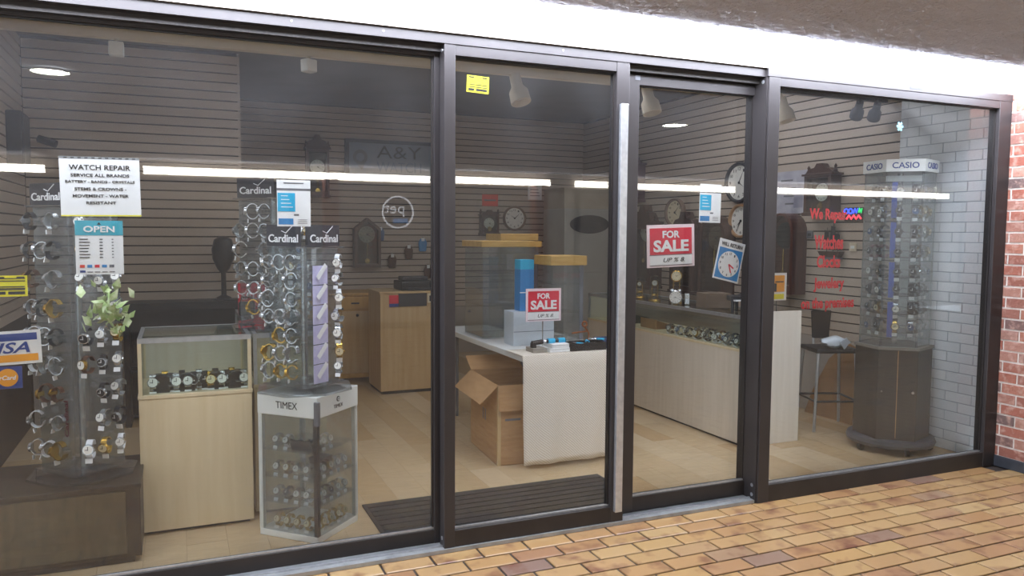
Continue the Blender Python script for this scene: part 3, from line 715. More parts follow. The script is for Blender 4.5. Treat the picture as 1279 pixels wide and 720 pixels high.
# acrylic towers with pine caps on the table
def tower(loc, sx, sy, h, lab, cap=.04, over=.02, post=True, shelves=2):
    t = thing('acrylic_display', lab, 'display case', loc, group='clear displays with pine caps')
    B(-sx/2, sx/2, -sy/2, sy/2, 0, .012).build('base', ACRYLIC, t)
    for (x0, x1, y0, y1) in ((-sx/2, sx/2, -sy/2, -sy/2+.004), (-sx/2, sx/2, sy/2-.004, sy/2), (-sx/2, -sx/2+.004, -sy/2+.004, sy/2-.004), (sx/2-.004, sx/2, -sy/2+.004, sy/2-.004)):
        B(x0, x1, y0, y1, .012, h-cap).build('side_panel', ACRYLIC, t)
    for k in range(shelves): B(-sx/2+.006, sx/2-.006, -sy/2+.006, sy/2-.006, h*(k+1)/(shelves+1), h*(k+1)/(shelves+1)+.005).build('shelf', ACRYLIC, t)
    B(-sx/2-over, sx/2+over, -sy/2-over, sy/2+over, h-cap, h).build('cap', CROWN, t, bevel=.003)
    if post: B(sx/2-.03, sx/2, -sy/2-.003, -sy/2+.0, .012, h-cap).build('edge_strip', GREYP, t)
    return t
tower((-.42, 2.20, .742), .46, .40, .745, 'clear display with a long pine cap at the back of the table', cap=.045)
tower((-.15, 2.62, .742), .30, .30, .80, 'clear display with pine cap farthest back on the table', cap=.055, shelves=1)
tower((-.10, 1.80, .742), .26, .26, .64, 'clear display with a pine cap at the right of the table', cap=.07)
t = thing('grey_box', 'pale grey blue box behind the for sale board on the table', 'box', (-.42, 1.66, .742)); B(-.16, .16, -.09, .09, 0, .245).build('body', mat('pale_grey_box', 'C4CED6', .5, noise=(6, 'B8C2CA')), t, bevel=.003); B(-.16, .16, -.091, -.09, .10, .104).build('seam', GREYP, t)
t = thing('blue_box', 'tall blue box standing on the pale grey box', 'box', (-.46, 1.66, .988)); B(-.055, .055, -.05, .05, 0, .30).build('body', BLUE, t, bevel=.003); B(-.055, .055, -.05, .05, .30, .37).build('shiny_top', CYAN, t, bevel=.003); B(-.056, .056, -.051, -.05, .13, .137).build('band', PAPER, t)

def for_sale(t, w_, h_):
    B(-w_/2, w_/2, -.002, .002, -h_/2, h_/2).build('board', PINKW, t)
    B(-w_*.44, w_*.44, -.004, -.002, -h_*.20, h_*.42).build('red_field', RED, t)
    B(-w_*.44, w_*.44, -.003, -.002, -h_*.44, -h_*.22).build('price_field', PAPER, t)
    for z in (-h_*.455, -h_*.21): B(-w_*.45, w_*.45, -.0035, -.003, z-.002, z+.002).build('border_line', INKG, t)
    text('FOR', w_*.36, h_*.17, PAPER, t, (0, -.005, h_*.27), bold=.03); text('SALE', w_*.74, h_*.28, PAPER, t, (0, -.005, -.0), bold=.035)
    text('UP % 8.', w_*.45, h_*.10, INK, t, (w_*.06, -.004, -h_*.33), shear=.3, name='handwriting')
t = thing('for_sale_sign', 'red for sale board on a rod stand on the table', 'sign', (-.475, 1.30, .742))
h_ = thing('x', '', '', ); bpy.data.objects.remove(h_)
brd = bpy.data.objects.new('sign_board', None); COL.objects.link(brd); brd.parent = t; brd.location = (0, 0, .318)
for_sale(brd, .265, .225)
MB().cyl((0,.01,0), (0,.01,.45), .004, 8).build('rod', SILVER, t); B(-.06, .06, -.03, .05, 0, .008).build('foot', GREYP, t)

# things lying on the cloth
Z = .752
t = thing('black_tray', 'black tray holding cyan handled pliers at the table front', 'tray', (-.20, 1.22, Z))
B(-.135, .135, -.07, .07, 0, .012).build('floor_panel', BLACK, t)
for (x0,x1,y0,y1) in ((-.135,.135,-.07,-.062),(-.135,.135,.062,.07),(-.135,-.127,-.062,.062),(.127,.135,-.062,.062)): B(x0,x1,y0,y1,.012,.05).build('rim', BLACK, t)
for k, (x, y, a_) in enumerate(((-.06, 0, .3), (.03, .02, -.4), (.08, -.02, .9))):
    t = thing('pliers', 'cyan handled pliers lying in the black tray, %s from left' % ORD[k], 'tool', (-.20+x, 1.22+y, Z+.045+.012*k), a_, group='pliers in the black tray')
    MB().cyl((-.012,-.06,0), (0,.0,0), .006, 8).cyl((.012,-.06,0), (0,.0,0), .006, 8).build('handles', CYAN, t); MB().cyl((0,-.005,0), (0,.05,0), .010, 8, .003).build('jaws', SILVER, t)
t = thing('hand_tool', 'black and cyan hand tool lying at the left front of the table', 'tool', (-.47, 1.22, Z+.068), math.radians(4))
MB().cyl((-.13,0,-.008), (-.05,0,0), .016, 12).build('grip', BLACK, t, smooth=True); B(-.135,-.105,-.015,.015,-.04,-.005).build('grip_end', BLACK, t)
MB().cyl((-.05,0,0), (-.02,0,0), .010, 12).build('collar', SILVER, t)
for x in (-.01, .07): MB().cyl((x,0,0), (x+.05,0,0), .019, 12).build('cyan_sleeve', CYAN, t, smooth=True)
MB().cyl((-.02,0,0), (.13,0,0), .013, 12).build('shaft', BLACK, t, smooth=True)
for k, (x, z, s_) in enumerate(((-.42, 0, .15), (-.415, .028, .13))):
    t = thing('white_carton', 'flat white carton on the table front, %s of its stack' % ('bottom' if k == 0 else 'top'), 'box', (x, 1.22, Z+z), group='flat white cartons'); B(-s_/2, s_/2, -.07, .07, 0, .027).build('body', PAPER, t, bevel=.002); B(-s_/2, s_/2, -.0712, -.07, .018, .0195).build('lid_seam', INKG, t)
t = thing('grey_carton', 'small grey carton at the left front corner of the table', 'box', (-.56, 1.23, Z)); B(-.05, .05, -.06, .06, 0, .03).build('body', mat('grey_carton', '9C958B', .6, noise=(8, '8F887E')), t, bevel=.002); B(-.05, .05, -.061, -.06, .02, .0215).build('lid_seam', INKG, t)
t = thing('navy_box', 'navy blue box at the right front of the table', 'box', (-.01, 1.27, Z)); B(-.05, .06, -.07, .07, 0, .06).build('body', mat('navy_card', '2C3A62', .5, noise=(8, '26335A')), t, bevel=.003); B(-.051, .061, -.071, .071, .045, .062).build('lid', mat('navy_card', ''), t)
t = thing('wire_stand', 'small copper wire jewellery stand on the table', 'stand', (-.13, 1.42, Z))
MB().tube([(-.06,0,.005),(.06,0,.005),(.075,0,.03),(.075,0,.08),(.05,0,.115),(.04,0,.13)], .006, 6).build('frame', COPPER, t); MB().tube([(-.06,0,.085),(.07,0,.095)], .006, 6).build('arm', COPPER, t)
MB().tube([(.04+.018*math.cos(a_), 0, .147+.018*math.sin(a_)) for a_ in [i*PI/6 for i in range(12)]], .006, 6, closed=True).build('finial', COPPER, t); B(-.07,.08,-.02,.02,0,.004).build('foot', COPPER, t)

# ---- right counter
t = showcase('display_counter', 'long pale showcase counter running back from the white end panel', .97, 1.46, .995, 3.3, .96, .715, MAPLE2, front_posts=False)
o = B(.0, .53, -.02, 0, 0, .985).build('end_panel', mat('white_maple', 'E4DFD4', .5, noise=(3, 'DCD6CA'), stretch=(9, 9, .5)), t, bevel=.002, loc=(.97-1.215, .993-2.1475, 0))
kk = ['silver','black','silver','steel blue','white','silver','black','silver','brown']
for k in range(16):
    y = 1.10+k*.062
    watch(kk[k % 9], (1.04+.03*(k % 2), y, .751), PI, '%s wristwatch in the long right showcase, %s from its front end' % (kk[k % 9], ORD[k]), 'watches in the right showcase', tilt=-.3, s=1.25)
for k in range(9):
    y = 1.13+k*.075
    watch(kk[(k+4) % 9], (1.14, y, .757), PI, '%s wristwatch in the right showcase rear row, %s from the front' % (kk[(k+4) % 9], ORD[k]), 'watches in the right showcase', tilt=-.3, s=1.25)
t = thing('tan_tray', 'brown felt display tray inside the long right showcase', 'tray', (1.16, 2.35, .715)); MB().prism_y([(-.10,0),(.10,0),(.10,.02),(-.10,.08)], -.12, .12).build('ramp', mat('brown_felt', '8A6238', .8, noise=(40, '7C5630')), t); B(-.105,-.10,-.125,.125,0,.085).build('lip', TAN, t)
t = thing('green_tray', 'dark green felt tray at the back of the right showcase', 'tray', (1.16, 2.85, .715)); MB().prism_y([(-.12,0),(.12,0),(.12,.05),(-.12,.10)], -.16, .16).build('ramp', mat('green_felt', '2E3A34', .9, noise=(40, '27322D')), t); B(-.125,-.12,-.165,.165,0,.105).build('lip', BLACK, t)

# clocks on the right counter
def hands(t, r_, y, hr=4, mn=10, m=INK, w_=.008):
    for ang, L_ in ((math.radians(90-hr*30-mn/2), r_*.52), (math.radians(90-mn*6), r_*.78)):
        c_, s_ = math.cos(ang), math.sin(ang); n_ = (-s_*w_/2, c_*w_/2)
        MB().prism_y([(-c_*L_*.12+n_[0], -s_*L_*.12+n_[1]), (-c_*L_*.12-n_[0], -s_*L_*.12-n_[1]), (c_*L_, s_*L_)], y-.002, y).build('hand', m, t)
def marks(t, r_, y, m=INK, numerals=False, w_=.006):
    for k in range(12):
        a_ = math.radians(90-(k+1)*30)
        if numerals: text(str(k+1), r_*(.16 if k < 9 else .24), r_*.17, m, t, (r_*.80*math.cos(a_), y, r_*.80*math.sin(a_)), name='numeral')
        else: MB().box(r_*.72, r_*.88, -.001, 0, -w_/2, w_/2).build('hour_mark', m, t, loc=(0, y, 0), rot=(0, -a_, 0))
def counter_clock(loc, rz, r_, h, lab, m=GOLD, dial=DIALW, dome=True):
    t = thing('anniversary_clock', lab, 'clock', loc, rz)
    MB().lathe([(.05, 0), (.052, .01), (.04, .02), (.01, .022)], 18).build('base', m, t, smooth=True)
    for x in (-.025, .025): MB().cyl((x, 0, .02), (x, 0, h), .004, 8).build('column', m, t)
    d = MB().lathe_y([(r_*.8, 0), (r_, 0), (r_, -.018), (r_*.85, -.026), (r_*.8, -.02)], 22, loop=True).build('bezel', m, t, smooth=True, loc=(0, 0, h))
    MB().lathe_y([(r_*.84, -.018), (r_*.84, -.023)], 22).build('dial', dial, d); hands(d, r_*.8, -.024, 10, 10, w_=.003); marks(d, r_*.84, -.024, w_=.003)
    MB().lathe([(.018, .045), (.022, .055), (.018, .065)], 10).build('pendulum', m, t, smooth=True)
    if dome: MB().lathe([(.046, .022), (.046, h+r_), (.035, h+r_+.03), (.005, h+r_+.04)], 18).build('glass_dome', CASEGLASS, t, smooth=True)
    return t
counter_clock((1.07, 2.28, .96), math.radians(-40), .028, .16, 'small gold dome clock on the right counter')
counter_clock((1.13, 2.62, .96), math.radians(-40), .022, .13, 'smallest gold clock near the door stile on the right counter')
counter_clock((1.10, 2.0, .96), math.radians(-40), .048, .235, 'tall gold clock with a cream dial below the for sale notice', dial=DIALC, dome=False)
t = thing('alarm_clock', 'round white alarm clock with bells on the right counter', 'clock', (1.04, 1.92, .96), math.radians(-40))
d = MB().lathe_y([(.048, 0), (.055, 0), (.058, -.03), (.05, -.041), (.048, -.034)], 24, loop=True).build('case', SILVER, t, smooth=True, loc=(0, 0, .066))
MB().lathe_y([(.049, -.03), (.049, -.037)], 22).build('dial', DIALW, d); hands(d, .045, -.038, 8, 20, w_=.004); marks(d, .048, -.038, w_=.003)
for x in (-.03, .03): MB().lathe([(.02, 0), (.016, .012), (.004, .016)], 12).build('bell', SILVER, t, smooth=True, loc=(x, -.015, .118)); MB().cyl((x, -.015, 0), (x*.8, -.015, .025), .005, 6).build('foot', SILVER, t)
t = thing('chrome_clock', 'small chrome clock just right of the alarm clock', 'clock', (1.14, 1.90, .96), math.radians(-40))
B(-.022, .022, -.015, .015, 0, .095).build('body', SILVER, t, bevel=.006); MB().lathe_y([(.016, 0), (.016, -.003)], 16).build('dial', DIALW, t, loc=(0, -.015, .065))
t = thing('wooden_chest', 'brown slatted wooden chest on the right counter', 'box', (1.19, 1.62, .96), math.radians(-8))
B(-.11, .11, -.08, .08, 0, .12).build('body', mat('weathered_wood', '6F5B48', .6, noise=(6, '5E4C3B'), stretch=(1, 1, 10)), t, bevel=.003)
for k in range(4): B(-.112, .112, -.085, -.08, .006+k*.029, .028+k*.029).build('slat', MATS['weathered_wood'], t)
t = thing('miniature_piano', 'black miniature grand piano on the right counter', 'ornament', (1.17, 1.22, .96), math.radians(-25))
MB().prism([(-.12,-.07),(.12,-.07),(.12,.02),(.04,.04),(0,.09),(-.08,.10),(-.12,.06)], .09, .125).build('body', BLACK, t)
MB().prism([(-.12,.0),(.12,.0),(.11,.02),(.04,.05),(0,.10),(-.08,.11),(-.12,.07)], 0, .006).build('lid', BLACK, t, loc=(0, 0, .13), rot=(.0, -.35, 0))
B(-.10,.10,-.10,-.07,.09,.10).build('keyboard', PAPER, t)
for (x, y) in ((-.10,-.05),(.10,-.05),(-.04,.07)): MB().cyl((x,y,0), (x,y,.09), .011, 8, .014).build('leg', BLACK, t)
B(-.04,.04,-.17,-.12,.045,.06).build('bench', BLACK, t); B(-.035,-.025,-.165,-.125,0,.045).build('bench_leg', BLACK, t); B(.025,.035,-.165,-.125,0,.045).build('bench_leg', BLACK, t)
t = thing('yellow_card_holder', 'wire holder on the white end panel top', 'stand', (1.24, 1.02, .96))
for x in (-.03, .06): MB().cyl((x, 0, 0), (x, 0, .10), .003, 6).build('wire', BLACK, t)
B(-.04, .07, -.01, .01, 0, .004).build('foot', BLACK, t)

# ---- wall clocks (built facing -Y, turned onto their wall)
RW = -PI/2      # facing -X on the right wall
def round_clock(loc, rz, r_, lab, frame, dial, numerals=True, hr=4, mn=8, sx=1.0, thick=.05):
    t = thing('wall_clock', lab, 'clock', loc, rz)
    MB().lathe_y([(r_*.82, 0), (r_*.98, 0), (r_, -thick*.5), (r_*.95, -thick), (r_*.86, -thick), (r_*.82, -thick*.5)], 36, sx=sx, loop=True).build('frame', frame, t, smooth=True)
    d = MB().lathe_y([(r_*.83, -.004), (r_*.83, -thick*.5)], 36, sx=sx).build('dial', dial, t)
    marks(t, r_*.82, -thick*.5-.0015, numerals=numerals); hands(t, r_*.8, -thick*.5-.004, hr, mn, w_=.012)
    MB().lathe_y([(.012, -thick*.5), (.012, -thick*.5-.008)], 12).build('centre_cap', INK, t)
    return t
round_clock((2.338, 2.72, 2.055), RW, .205, 'large round dark framed wall clock at top of the door glass', DIALK, DIALW, hr=4, mn=5)
round_clock((2.338, 2.68, 1.68), RW, .172, 'round tan wooden wall clock under the large dark clock', TAN, DIALW, hr=7, mn=35)
round_clock((2.338, 3.79, 1.785), RW, .16, 'oval brown wall clock above the for sale notice', mat('greyish_wood', '7A6353', .5, noise=(8, '6A5546')), DIALC, sx=1.1)
round_clock((1.32, 5.998, 1.74), 0, .165, 'round brown wall clock on the back wall above the displays', mat('greyish_wood', ''), DIALW, hr=10, mn=8)

def case_clock(loc, rz, w_, h, dep, lab, wood, dial_r, dial_z, top='pediment', glass=True, dial=DIALW, win=None):
    t = thing('pendulum_clock', lab, 'clock', loc, rz)
    hw = w_/2
    if top == 'arch':
        poly = [(-hw, 0), (hw, 0), (hw, h-hw)]+[(hw*math.cos(a_), h-hw+hw*math.sin(a_)) for a_ in [PI*i/12 for i in range(1, 12)]]+[(-hw, h-hw)]
    elif top == 'gable': poly = [(-hw, 0), (hw, 0), (hw, h-hw*.8), (0, h), (-hw, h-hw*.8)]
    else: poly = [(-hw, 0), (hw, 0), (hw, h*.74), (-hw, h*.74)]
    cz = sum(p[1] for p in poly)/len(poly)
    inner = [(x*.80, cz+(z-cz)*.86) for x, z in poly]
    MB().prism_y(poly, -dep*.5, 0).build('back_case', wood, t)
    MB().ring_y(poly, inner, -dep, -dep*.5).build('door_frame', wood, t)
    if glass: MB().prism_y(inner, -dep*.93, -dep*.90).build('glass', CASEGLASS, t)
    if top == 'pediment':
        B(-hw*1.15, hw*1.15, -dep*1.1, 0, h*.74, h*.78).build('cornice', wood, t, bevel=.003)
        MB().prism_y([(-hw*1.05, 0), (hw*1.05, 0), (hw*.7, h*.10), (hw*.35, h*.12), (hw*.18, h*.20), (-hw*.18, h*.20), (-hw*.35, h*.12), (-hw*.7, h*.10)], -dep*.9, -dep*.3).build('crest', wood, t, loc=(0, 0, h*.78))
        for x in (-hw*1.0, hw*1.0): MB().lathe([(.012, 0), (.02, .02), (.008, .04), (.014, .055), (.002, .075)], 10).build('finial', wood, t, loc=(x, -dep*.6, h*.78))
        B(-hw*1.1, hw*1.1, -dep*1.05, 0, -.03, 0).build('plinth', wood, t, bevel=.003)
    d = MB().lathe_y([(dial_r, -dep*.5), (dial_r, -dep*.56)], 24).build('dial', dial, t, loc=(0, 0, dial_z))
    marks(d, dial_r*.97, -dep*.56-.0012, w_=.005); hands(d, dial_r*.85, -dep*.56-.003, 2, 20, w_=.008)
    pz = dial_z-dial_r
    MB().cyl((0, -dep*.68, pz), (0, -dep*.68, max(.05, pz-.22)), .004, 6).build('pendulum_rod', GOLD, t)
    MB().lathe_y([(.028, -dep*.63), (.03, -dep*.68), (.028, -dep*.73)], 16).build('pendulum_bob', GOLD, t, smooth=True, loc=(0, 0, max(.05, pz-.22)))
    return t
case_clock((2.338, 1.60, 1.74), RW, .30, .42, .12, 'dark ornate wall clock left of the wheeled watch tower', WALNUT, .075, .17)
case_clock((2.338, 1.99, 1.02), RW, .34, .72, .16, 'arched mahogany wall clock with black works at the right wall', MAHOG, .12, .52, top='arch', dial=DIALK)
case_clock((2.338, 2.99, .87), RW, .42, .86, .14, 'big dark walnut case clock below the tan round clock', WALNUT, .12, .64, top='arch', dial=mat('brown_dial', '6A5A48', .5, noise=(8, '5C4E3F')))
case_clock((2.338, 3.45, .95), RW, .40, .85, .18, 'dark wall clock half hidden behind the for sale notice', WALNUT, .11, .60)
case_clock((2.338, 4.25, .95), RW, .38, .95, .18, 'dark brown case clock farthest back on the right wall', WALNUT, .11, .62)
case_clock((-1.23, 5.998, 1.98), 0, .26, .72, .12, 'dark pediment clock on the back wall left of the shop sign', WALNUT, .085, .33)
case_clock((-.65, 5.998, 1.12), 0, .32, .60, .13, 'gabled house shaped pendulum clock on the back wall', mat('faded_walnut', '6B574A', .5, noise=(6, '5C4A3F'), stretch=(5, 5, .7)), .10, .40, top='gable', dial=mat('grey_dial', 'A39B92', .5, noise=(8, '979087')))
case_clock((.95, 5.998, 1.55), 0, .24, .30, .10, 'small dark cornice clock on the back wall beside the round clock', WALNUT, .07, .12)
case_clock((2.338, 4.65, 1.95), RW, .42, .55, .16, 'carved dark clock high on the right wall by the door stile', mat('plum_wood', '5A4048', .5, noise=(8, '4E373E')), .09, .2)
# ship model / dark bracket ornaments on the right wall
t = thing('ship_model', 'black model sailing ship on the right wall behind the red lettering', 'ornament', (2.335, 1.50, 1.36), RW)
MB().prism_y([(-.09,0),(.09,0),(.12,.05),(-.13,.05)], -.06, -.01).build('hull', WALNUT, t)
for x, h in ((-.05, .20), (.02, .24), (.07, .17)): MB().cyl((x,-.035,.05), (x,-.035,.05+h), .003, 6).build('mast', BLACK, t); MB().prism_y([(x-.035,.09),(x+.03,.08),(x+.022,.04+h*.9),(x-.022,.05+h*.9)], -.042, -.039).build('sail', BLACK, t)
B(-.10,.10,-.07,0,-.012,0).build('shelf', GREYP, t)
t = thing('wall_poster', 'pale blue grey poster on the right wall beside the dark ornate clock', 'poster', (2.337, 2.03, 1.93), RW)
B(-.20, .20, -.004, 0, -.19, .19).build('sheet', mat('pale_poster', 'B6B7C4', .6, noise=(9, 'A9AAB8', .45, .6)), t)
for k in range(4): B(-.13+.02*k, .02+.04*k, -.005, -.004, .10-k*.07, .115-k*.07).build('print_line', INKG, t)
B(.04, .15, -.0055, -.005, -.14, -.02).build('print_block', mat('poster_block', '9899AA', .6, noise=(9, '8C8D9F')), t)
t = thing('led_sign', 'small lit blue, green and red sign on the right wall', 'sign', (2.336, 1.29, 1.72), RW)
B(-.10, .10, -.02, 0, -.055, .055).build('backing', BLACK, t, bevel=.004)
for x in (-.075, -.03): MB().tube([(x+.02*math.cos(a_), -.024, .024+.02*math.sin(a_)) for a_ in [i*PI/6 for i in range(12)]], .005, 6, closed=True).build('blue_tube', LEDB, t)
MB().tube([(.0,-.024,.005),(.015,-.024,.045),(.03,-.024,.01),(.045,-.024,.045)], .005, 6).build('blue_tube', LEDB, t)
MB().tube([(.055,-.024,.01),(.06,-.024,.045),(.08,-.024,.01),(.085,-.024,.045)], .006, 6).build('green_tube', LEDG, t)
MB().tube([(-.07,-.024,-.04),(-.045,-.024,-.01),(-.02,-.024,-.04),(.005,-.024,-.01),(.03,-.024,-.04),(.055,-.024,-.012),(.08,-.024,-.04)], .007, 6).build('red_tube', LEDR, t)
for k, (y, z, lab) in enumerate(((1.78, 1.55, 'small grey plaque on the right wall beside the arched clock'), (1.30, 1.45, 'pale small plaque on the right wall near the wheeled watch tower'))):
    t = thing('wall_plaque', lab, 'plaque', (2.338, y, z), RW); B(-.035, .035, -.012, 0, -.035, .035).build('plate', GREYP if k == 0 else CREAM, t, bevel=.003); B(-.02, .02, -.014, -.012, -.012, .012).build('inset', CHAR if k == 0 else WHITEP, t)

# ---- back of the shop
t = thing('shop_sign', 'grey blue framed sign with dark lettering high on the back wall', 'sign', (-.30, 5.996, 2.43))
B(-.60, .60, -.05, 0, -.235, .235).build('frame', mat('dark_sign_frame', '3C4247', .5, noise=(8, '343A3F')), t, bevel=.006)
B(-.55, .55, -.056, -.05, -.19, .19).build('face', mat('slate_sign_face', '8793A0', .5, noise=(3, '7A8796')), t)
text('A&Y', .56, .15, INK, t, (.06, -.058, .09), bold=-.005); text('WATCH', .56, .12, mat('faded_blue_print', '63748A', .5, noise=(8, '5B6C82')), t, (.06, -.058, -.09))
MB().ring_y(disc_poly(.09, 14, -.42, .02), disc_poly(.05, 14, -.42, .02), -.058, -.055).build('emblem', INKG, t); MB().prism_y([(-.46,-.08),(-.40,-.13),(-.36,-.06)], -.058, -.055).build('emblem_leaf', INKG, t)
t = thing('back_cabinet', 'pale maple counter at the back with things pinned on it', 'cabinet', (-.73, 4.0, 0))
B(-.285, .30, -.25, .25, .03, .965).build('body', mat('honey_maple', 'C9AE82', .5, noise=(3, 'BE9F70'), stretch=(8, 8, .5)), t, bevel=.003); B(-.295, .31, -.26, .26, .965, .985).build('top', MATS['honey_maple'], t, bevel=.003); B(-.27,.285,-.235,.235,0,.03).build('plinth', BLACK, t)
B(-.11, .17, -.256, -.25, .84, .965).build('dark_card', CHAR, t); B(-.20, -.11, -.257, -.25, .84, .95).build('red_card', RED, t); B(-.20,-.11,-.258,-.257,.84,.87).build('card_foot', NAVY, t)
B(.18, .30, -.258, -.25, .87, .96).build('picture_card', DIALC, t); B(.195,.235,-.259,-.258,.885,.94).build('picture', INK, t); B(.25,.29,-.259,-.258,.885,.94).build('picture', ORANGE, t)
t = thing('printer', 'black printer on the pale maple counter at the back', 'printer', (-.62, 3.98, .985)); B(-.17, .17, -.15, .15, 0, .09).build('body', BLACK, t, bevel=.012); B(-.13, .13, -.05, .12, .09, .13).build('lid', CHAR, t, bevel=.01); B(-.12,.12,-.20,-.15,.01,.03).build('tray', CHAR, t)
t = thing('oak_cabinet', 'yellow oak cabinet behind the middle spinner', 'cabinet', (-1.25, 4.7, 0))
B(-.36, .355, -.25, .25, .05, .90).build('body', OAK, t, bevel=.003); B(-.375, .37, -.265, .265, .90, .925).build('top', OAK, t, bevel=.004)
for (x0, x1) in ((-.34, -.005), (.005, .315)): 
    dr = B(x0, x1, -.264, -.25, .10, .74).build('door', MATS['honey_maple'], t, bevel=.004); MB().lathe_y([(.012,-.264),(.016,-.28),(.008,-.29)], 12).build('knob', BLACK, dr, loc=((x0+x1)/2, 0, .70))
dw = B(-.34, .315, -.264, -.25, .76, .885).build('drawer', OAK, t, bevel=.004); B(.10,.18,-.275,-.264,.815,.83).build('handle', BLACK, dw)
for x in (-.34, .31): B(x, x+.03, -.24, -.21, 0, .05).build('foot', OAK, t)
t = thing('grey_locker', 'tall grey locker in the back right corner with an oval sign', 'locker', (1.92, 5.3, 0))
B(-.36, .40, -.30, .30, .04, 1.85).build('body', mat('locker_grey', 'ACAAA2', .55, noise=(4, 'A3A199')), t, bevel=.004); B(-.34,.38,-.306,-.30,.06,1.05).build('door', MATS['locker_grey'], t, bevel=.003); B(-.34,.38,-.306,-.30,1.07,1.82).build('door', MATS['locker_grey'], t, bevel=.003); B(-.34,.38,-.28,.28,0,.04).build('plinth', BLACK, t)
sgn = MB().lathe_y([(.01, -.306), (.27, -.306), (.27, -.318), (.26, -.32)], 32, sx=1, sz=.42).build('oval_plaque', mat('oval_sign', '34302E', .5, noise=(7, '4A4440')), t, loc=(-.02, 0, 1.66))
B(-.36,.40,-.29,.29,1.85,2.10).build('upper_box', mat('pale_carton', 'B4AA98', .7, noise=(6, 'A89E8C')), t, bevel=.003)
t = thing('wall_notice', 'white paper notice on the back wall left of the locker', 'notice', (1.62, 5.995, 2.12)); B(-.10,.10,-.003,0,-.13,.13).build('sheet', PAPER, t)
for k in range(5): B(-.07,.03+.01*k,-.004,-.003,.08-k*.04,.09-k*.04).build('print_line', INKG, t)
t = thing('red_reflection', 'square red patch on the back wall standing in for a glass reflection', 'notice', (.98, 5.995, 1.97)); B(-.11,.11,-.003,0,-.075,.075).build('sheet', CARDRED, t); B(-.08,.08,-.004,-.003,-.01,.01).build('print_line', INKG, t)  # red patch stands in for a colour mirrored in the glass
for k, (x, z, m_, lab) in enumerate(((-.48, 1.53, DIALB, 'dark blue pouch hung right of the gabled clock'), (.06, 1.40, BLUE, 'blue pouch hung under the mirrored round sign'), (-.12, 1.31, LEATHER, 'brown pouch hung on the back wall'),
        (-.33, 1.20, LEATHER, 'brown pouch hung lowest beside the gabled clock'), (.13, 1.06, LEATHER, 'small brown pouch hung above the black printer'), (.30, 1.55, NAVY, 'navy pouch hung close to the left mullion'))):
    t = thing('hanging_pouch', lab, 'pouch', (x, 5.99, z), group='pouches hung on the back wall')
    MB().cyl((0,.0,.09), (0,-.06,.085), .004, 6).build('hook', SILVER, t)
    MB().prism_y([(-.045,-.09),(.045,-.09),(.055,.02),(.03,.07),(-.03,.07),(-.055,.02)], -.05, -.02).build('body', m_, t, bevel=.01); B(-.02,.02,-.055,-.05,.04,.08).build('tag', PAPER, t)
# black display heads, red sale card behind the left counter
t = thing('display_bust', 'black oval jewellery bust on the partition ledge', 'display', (-2.42, 3.40, .98))
MB().lathe([(.06, 0), (.06, .02), (.02, .04), (.02, .22), (.05, .26), (.085, .34), (.09, .42), (.07, .50), (.02, .53)], 18).build('bust', BLACK, t, smooth=True); MB().lathe([(.075, 0), (.075, .012)], 18).build('foot', CHAR, t)
t = thing('partition_shelf', 'dark low shelf unit in front of the slatted partition', 'shelf', (-2.62, 3.40, 0))
B(-.55, .33, -.16, .16, .92, .98).build('top', BLACK, t); 
for x in (-.55, .29): B(x, x+.04, -.16, .16, 0, .92).build('side', BLACK, t)
B(-.51, .29, .10, .14, .04, .92).build('back', CHAR, t); B(-.51,.29,-.15,.10,.45,.48).build('shelf_board', BLACK, t)
t = thing('sale_card', 'red sale card with white letters on the rear counter', 'sign', (-2.30, 2.20, 1.0)); B(-.09,.09,-.003,.003,0,.19).build('card', RED, t); text('SALE', .13, .05, PINKW, t, (0,-.004,.10), bold=.02); B(-.05,.05,-.02,.04,0,.006).build('foot', CHAR, t)
t = thing('camera_bag', 'small black case standing left of the red sale card', 'case', (-2.36, 1.85, 1.0)); B(-.05,.05,-.04,.04,0,.09).build('body', BLACK, t, bevel=.012); MB().tube([(-.04,0,.085),(-.03,0,.12),(.03,0,.12),(.04,0,.085)], .005, 6).build('handle', BLACK, t)

# ---- casio display on wheels
CX, CY = 2.005, .585
rz = math.radians(229)
t = thing('hexagonal_display_stand', 'six sided clear watch tower on a dark cabinet by the painted brick', 'display stand', (CX, CY, 0), rz)
def hexa(r_): return [(r_*math.cos(PI/6+i*PI/3), r_*math.sin(PI/6+i*PI/3)) for i in range(6)]   # face 0 looks along +X
MB().prism(hexa(.255), .10, .745).build('cabinet', DKWOOD, t, bevel=.003)
MB().prism(hexa(.265), .745, .765).build('cabinet_top', mat('grey_top', '7A7770', .4, noise=(6, '706D66')), t)
MB().lathe([(.23,.045),(.29,.05),(.30,.075),(.29,.10),(.23,.105)], 32).build('bumper_base', BLUEGREY, t, smooth=True)
for i in range(5):
    a_ = i*2*PI/5+.3; ca = MB().cyl((.26*math.cos(a_)-.012*math.sin(a_), .26*math.sin(a_)+.012*math.cos(a_), .024), (.26*math.cos(a_)+.012*math.sin(a_), .26*math.sin(a_)-.012*math.cos(a_), .024), .024, 12).build('caster', BLACK, t, smooth=True)
B(.2200, .2222, -.002, .002, .12, .74).build('door_seam', TAN, t, rot=(0, 0, 0))
MB().cyl((.22,.10,.45), (.232,.10,.45), .010, 10).build('knob', SILVER, t); MB().cyl((.22,-.10,.45), (.232,-.10,.45), .006, 10).build('lock', SILVER, t)
R6 = .235; ap = R6*math.cos(PI/6)
for i in range(6):
    B(ap-.005, ap, -R6/2+.006, R6/2-.006, .765, 1.99).build('side_panel', ACRYLIC, t, rot=(0, 0, i*PI/3))
    B(R6-.012, R6-.002, -.005, .005, .765, 1.99).build('corner_strip', ACRYLIC, t, rot=(0, 0, PI/6+i*PI/3))
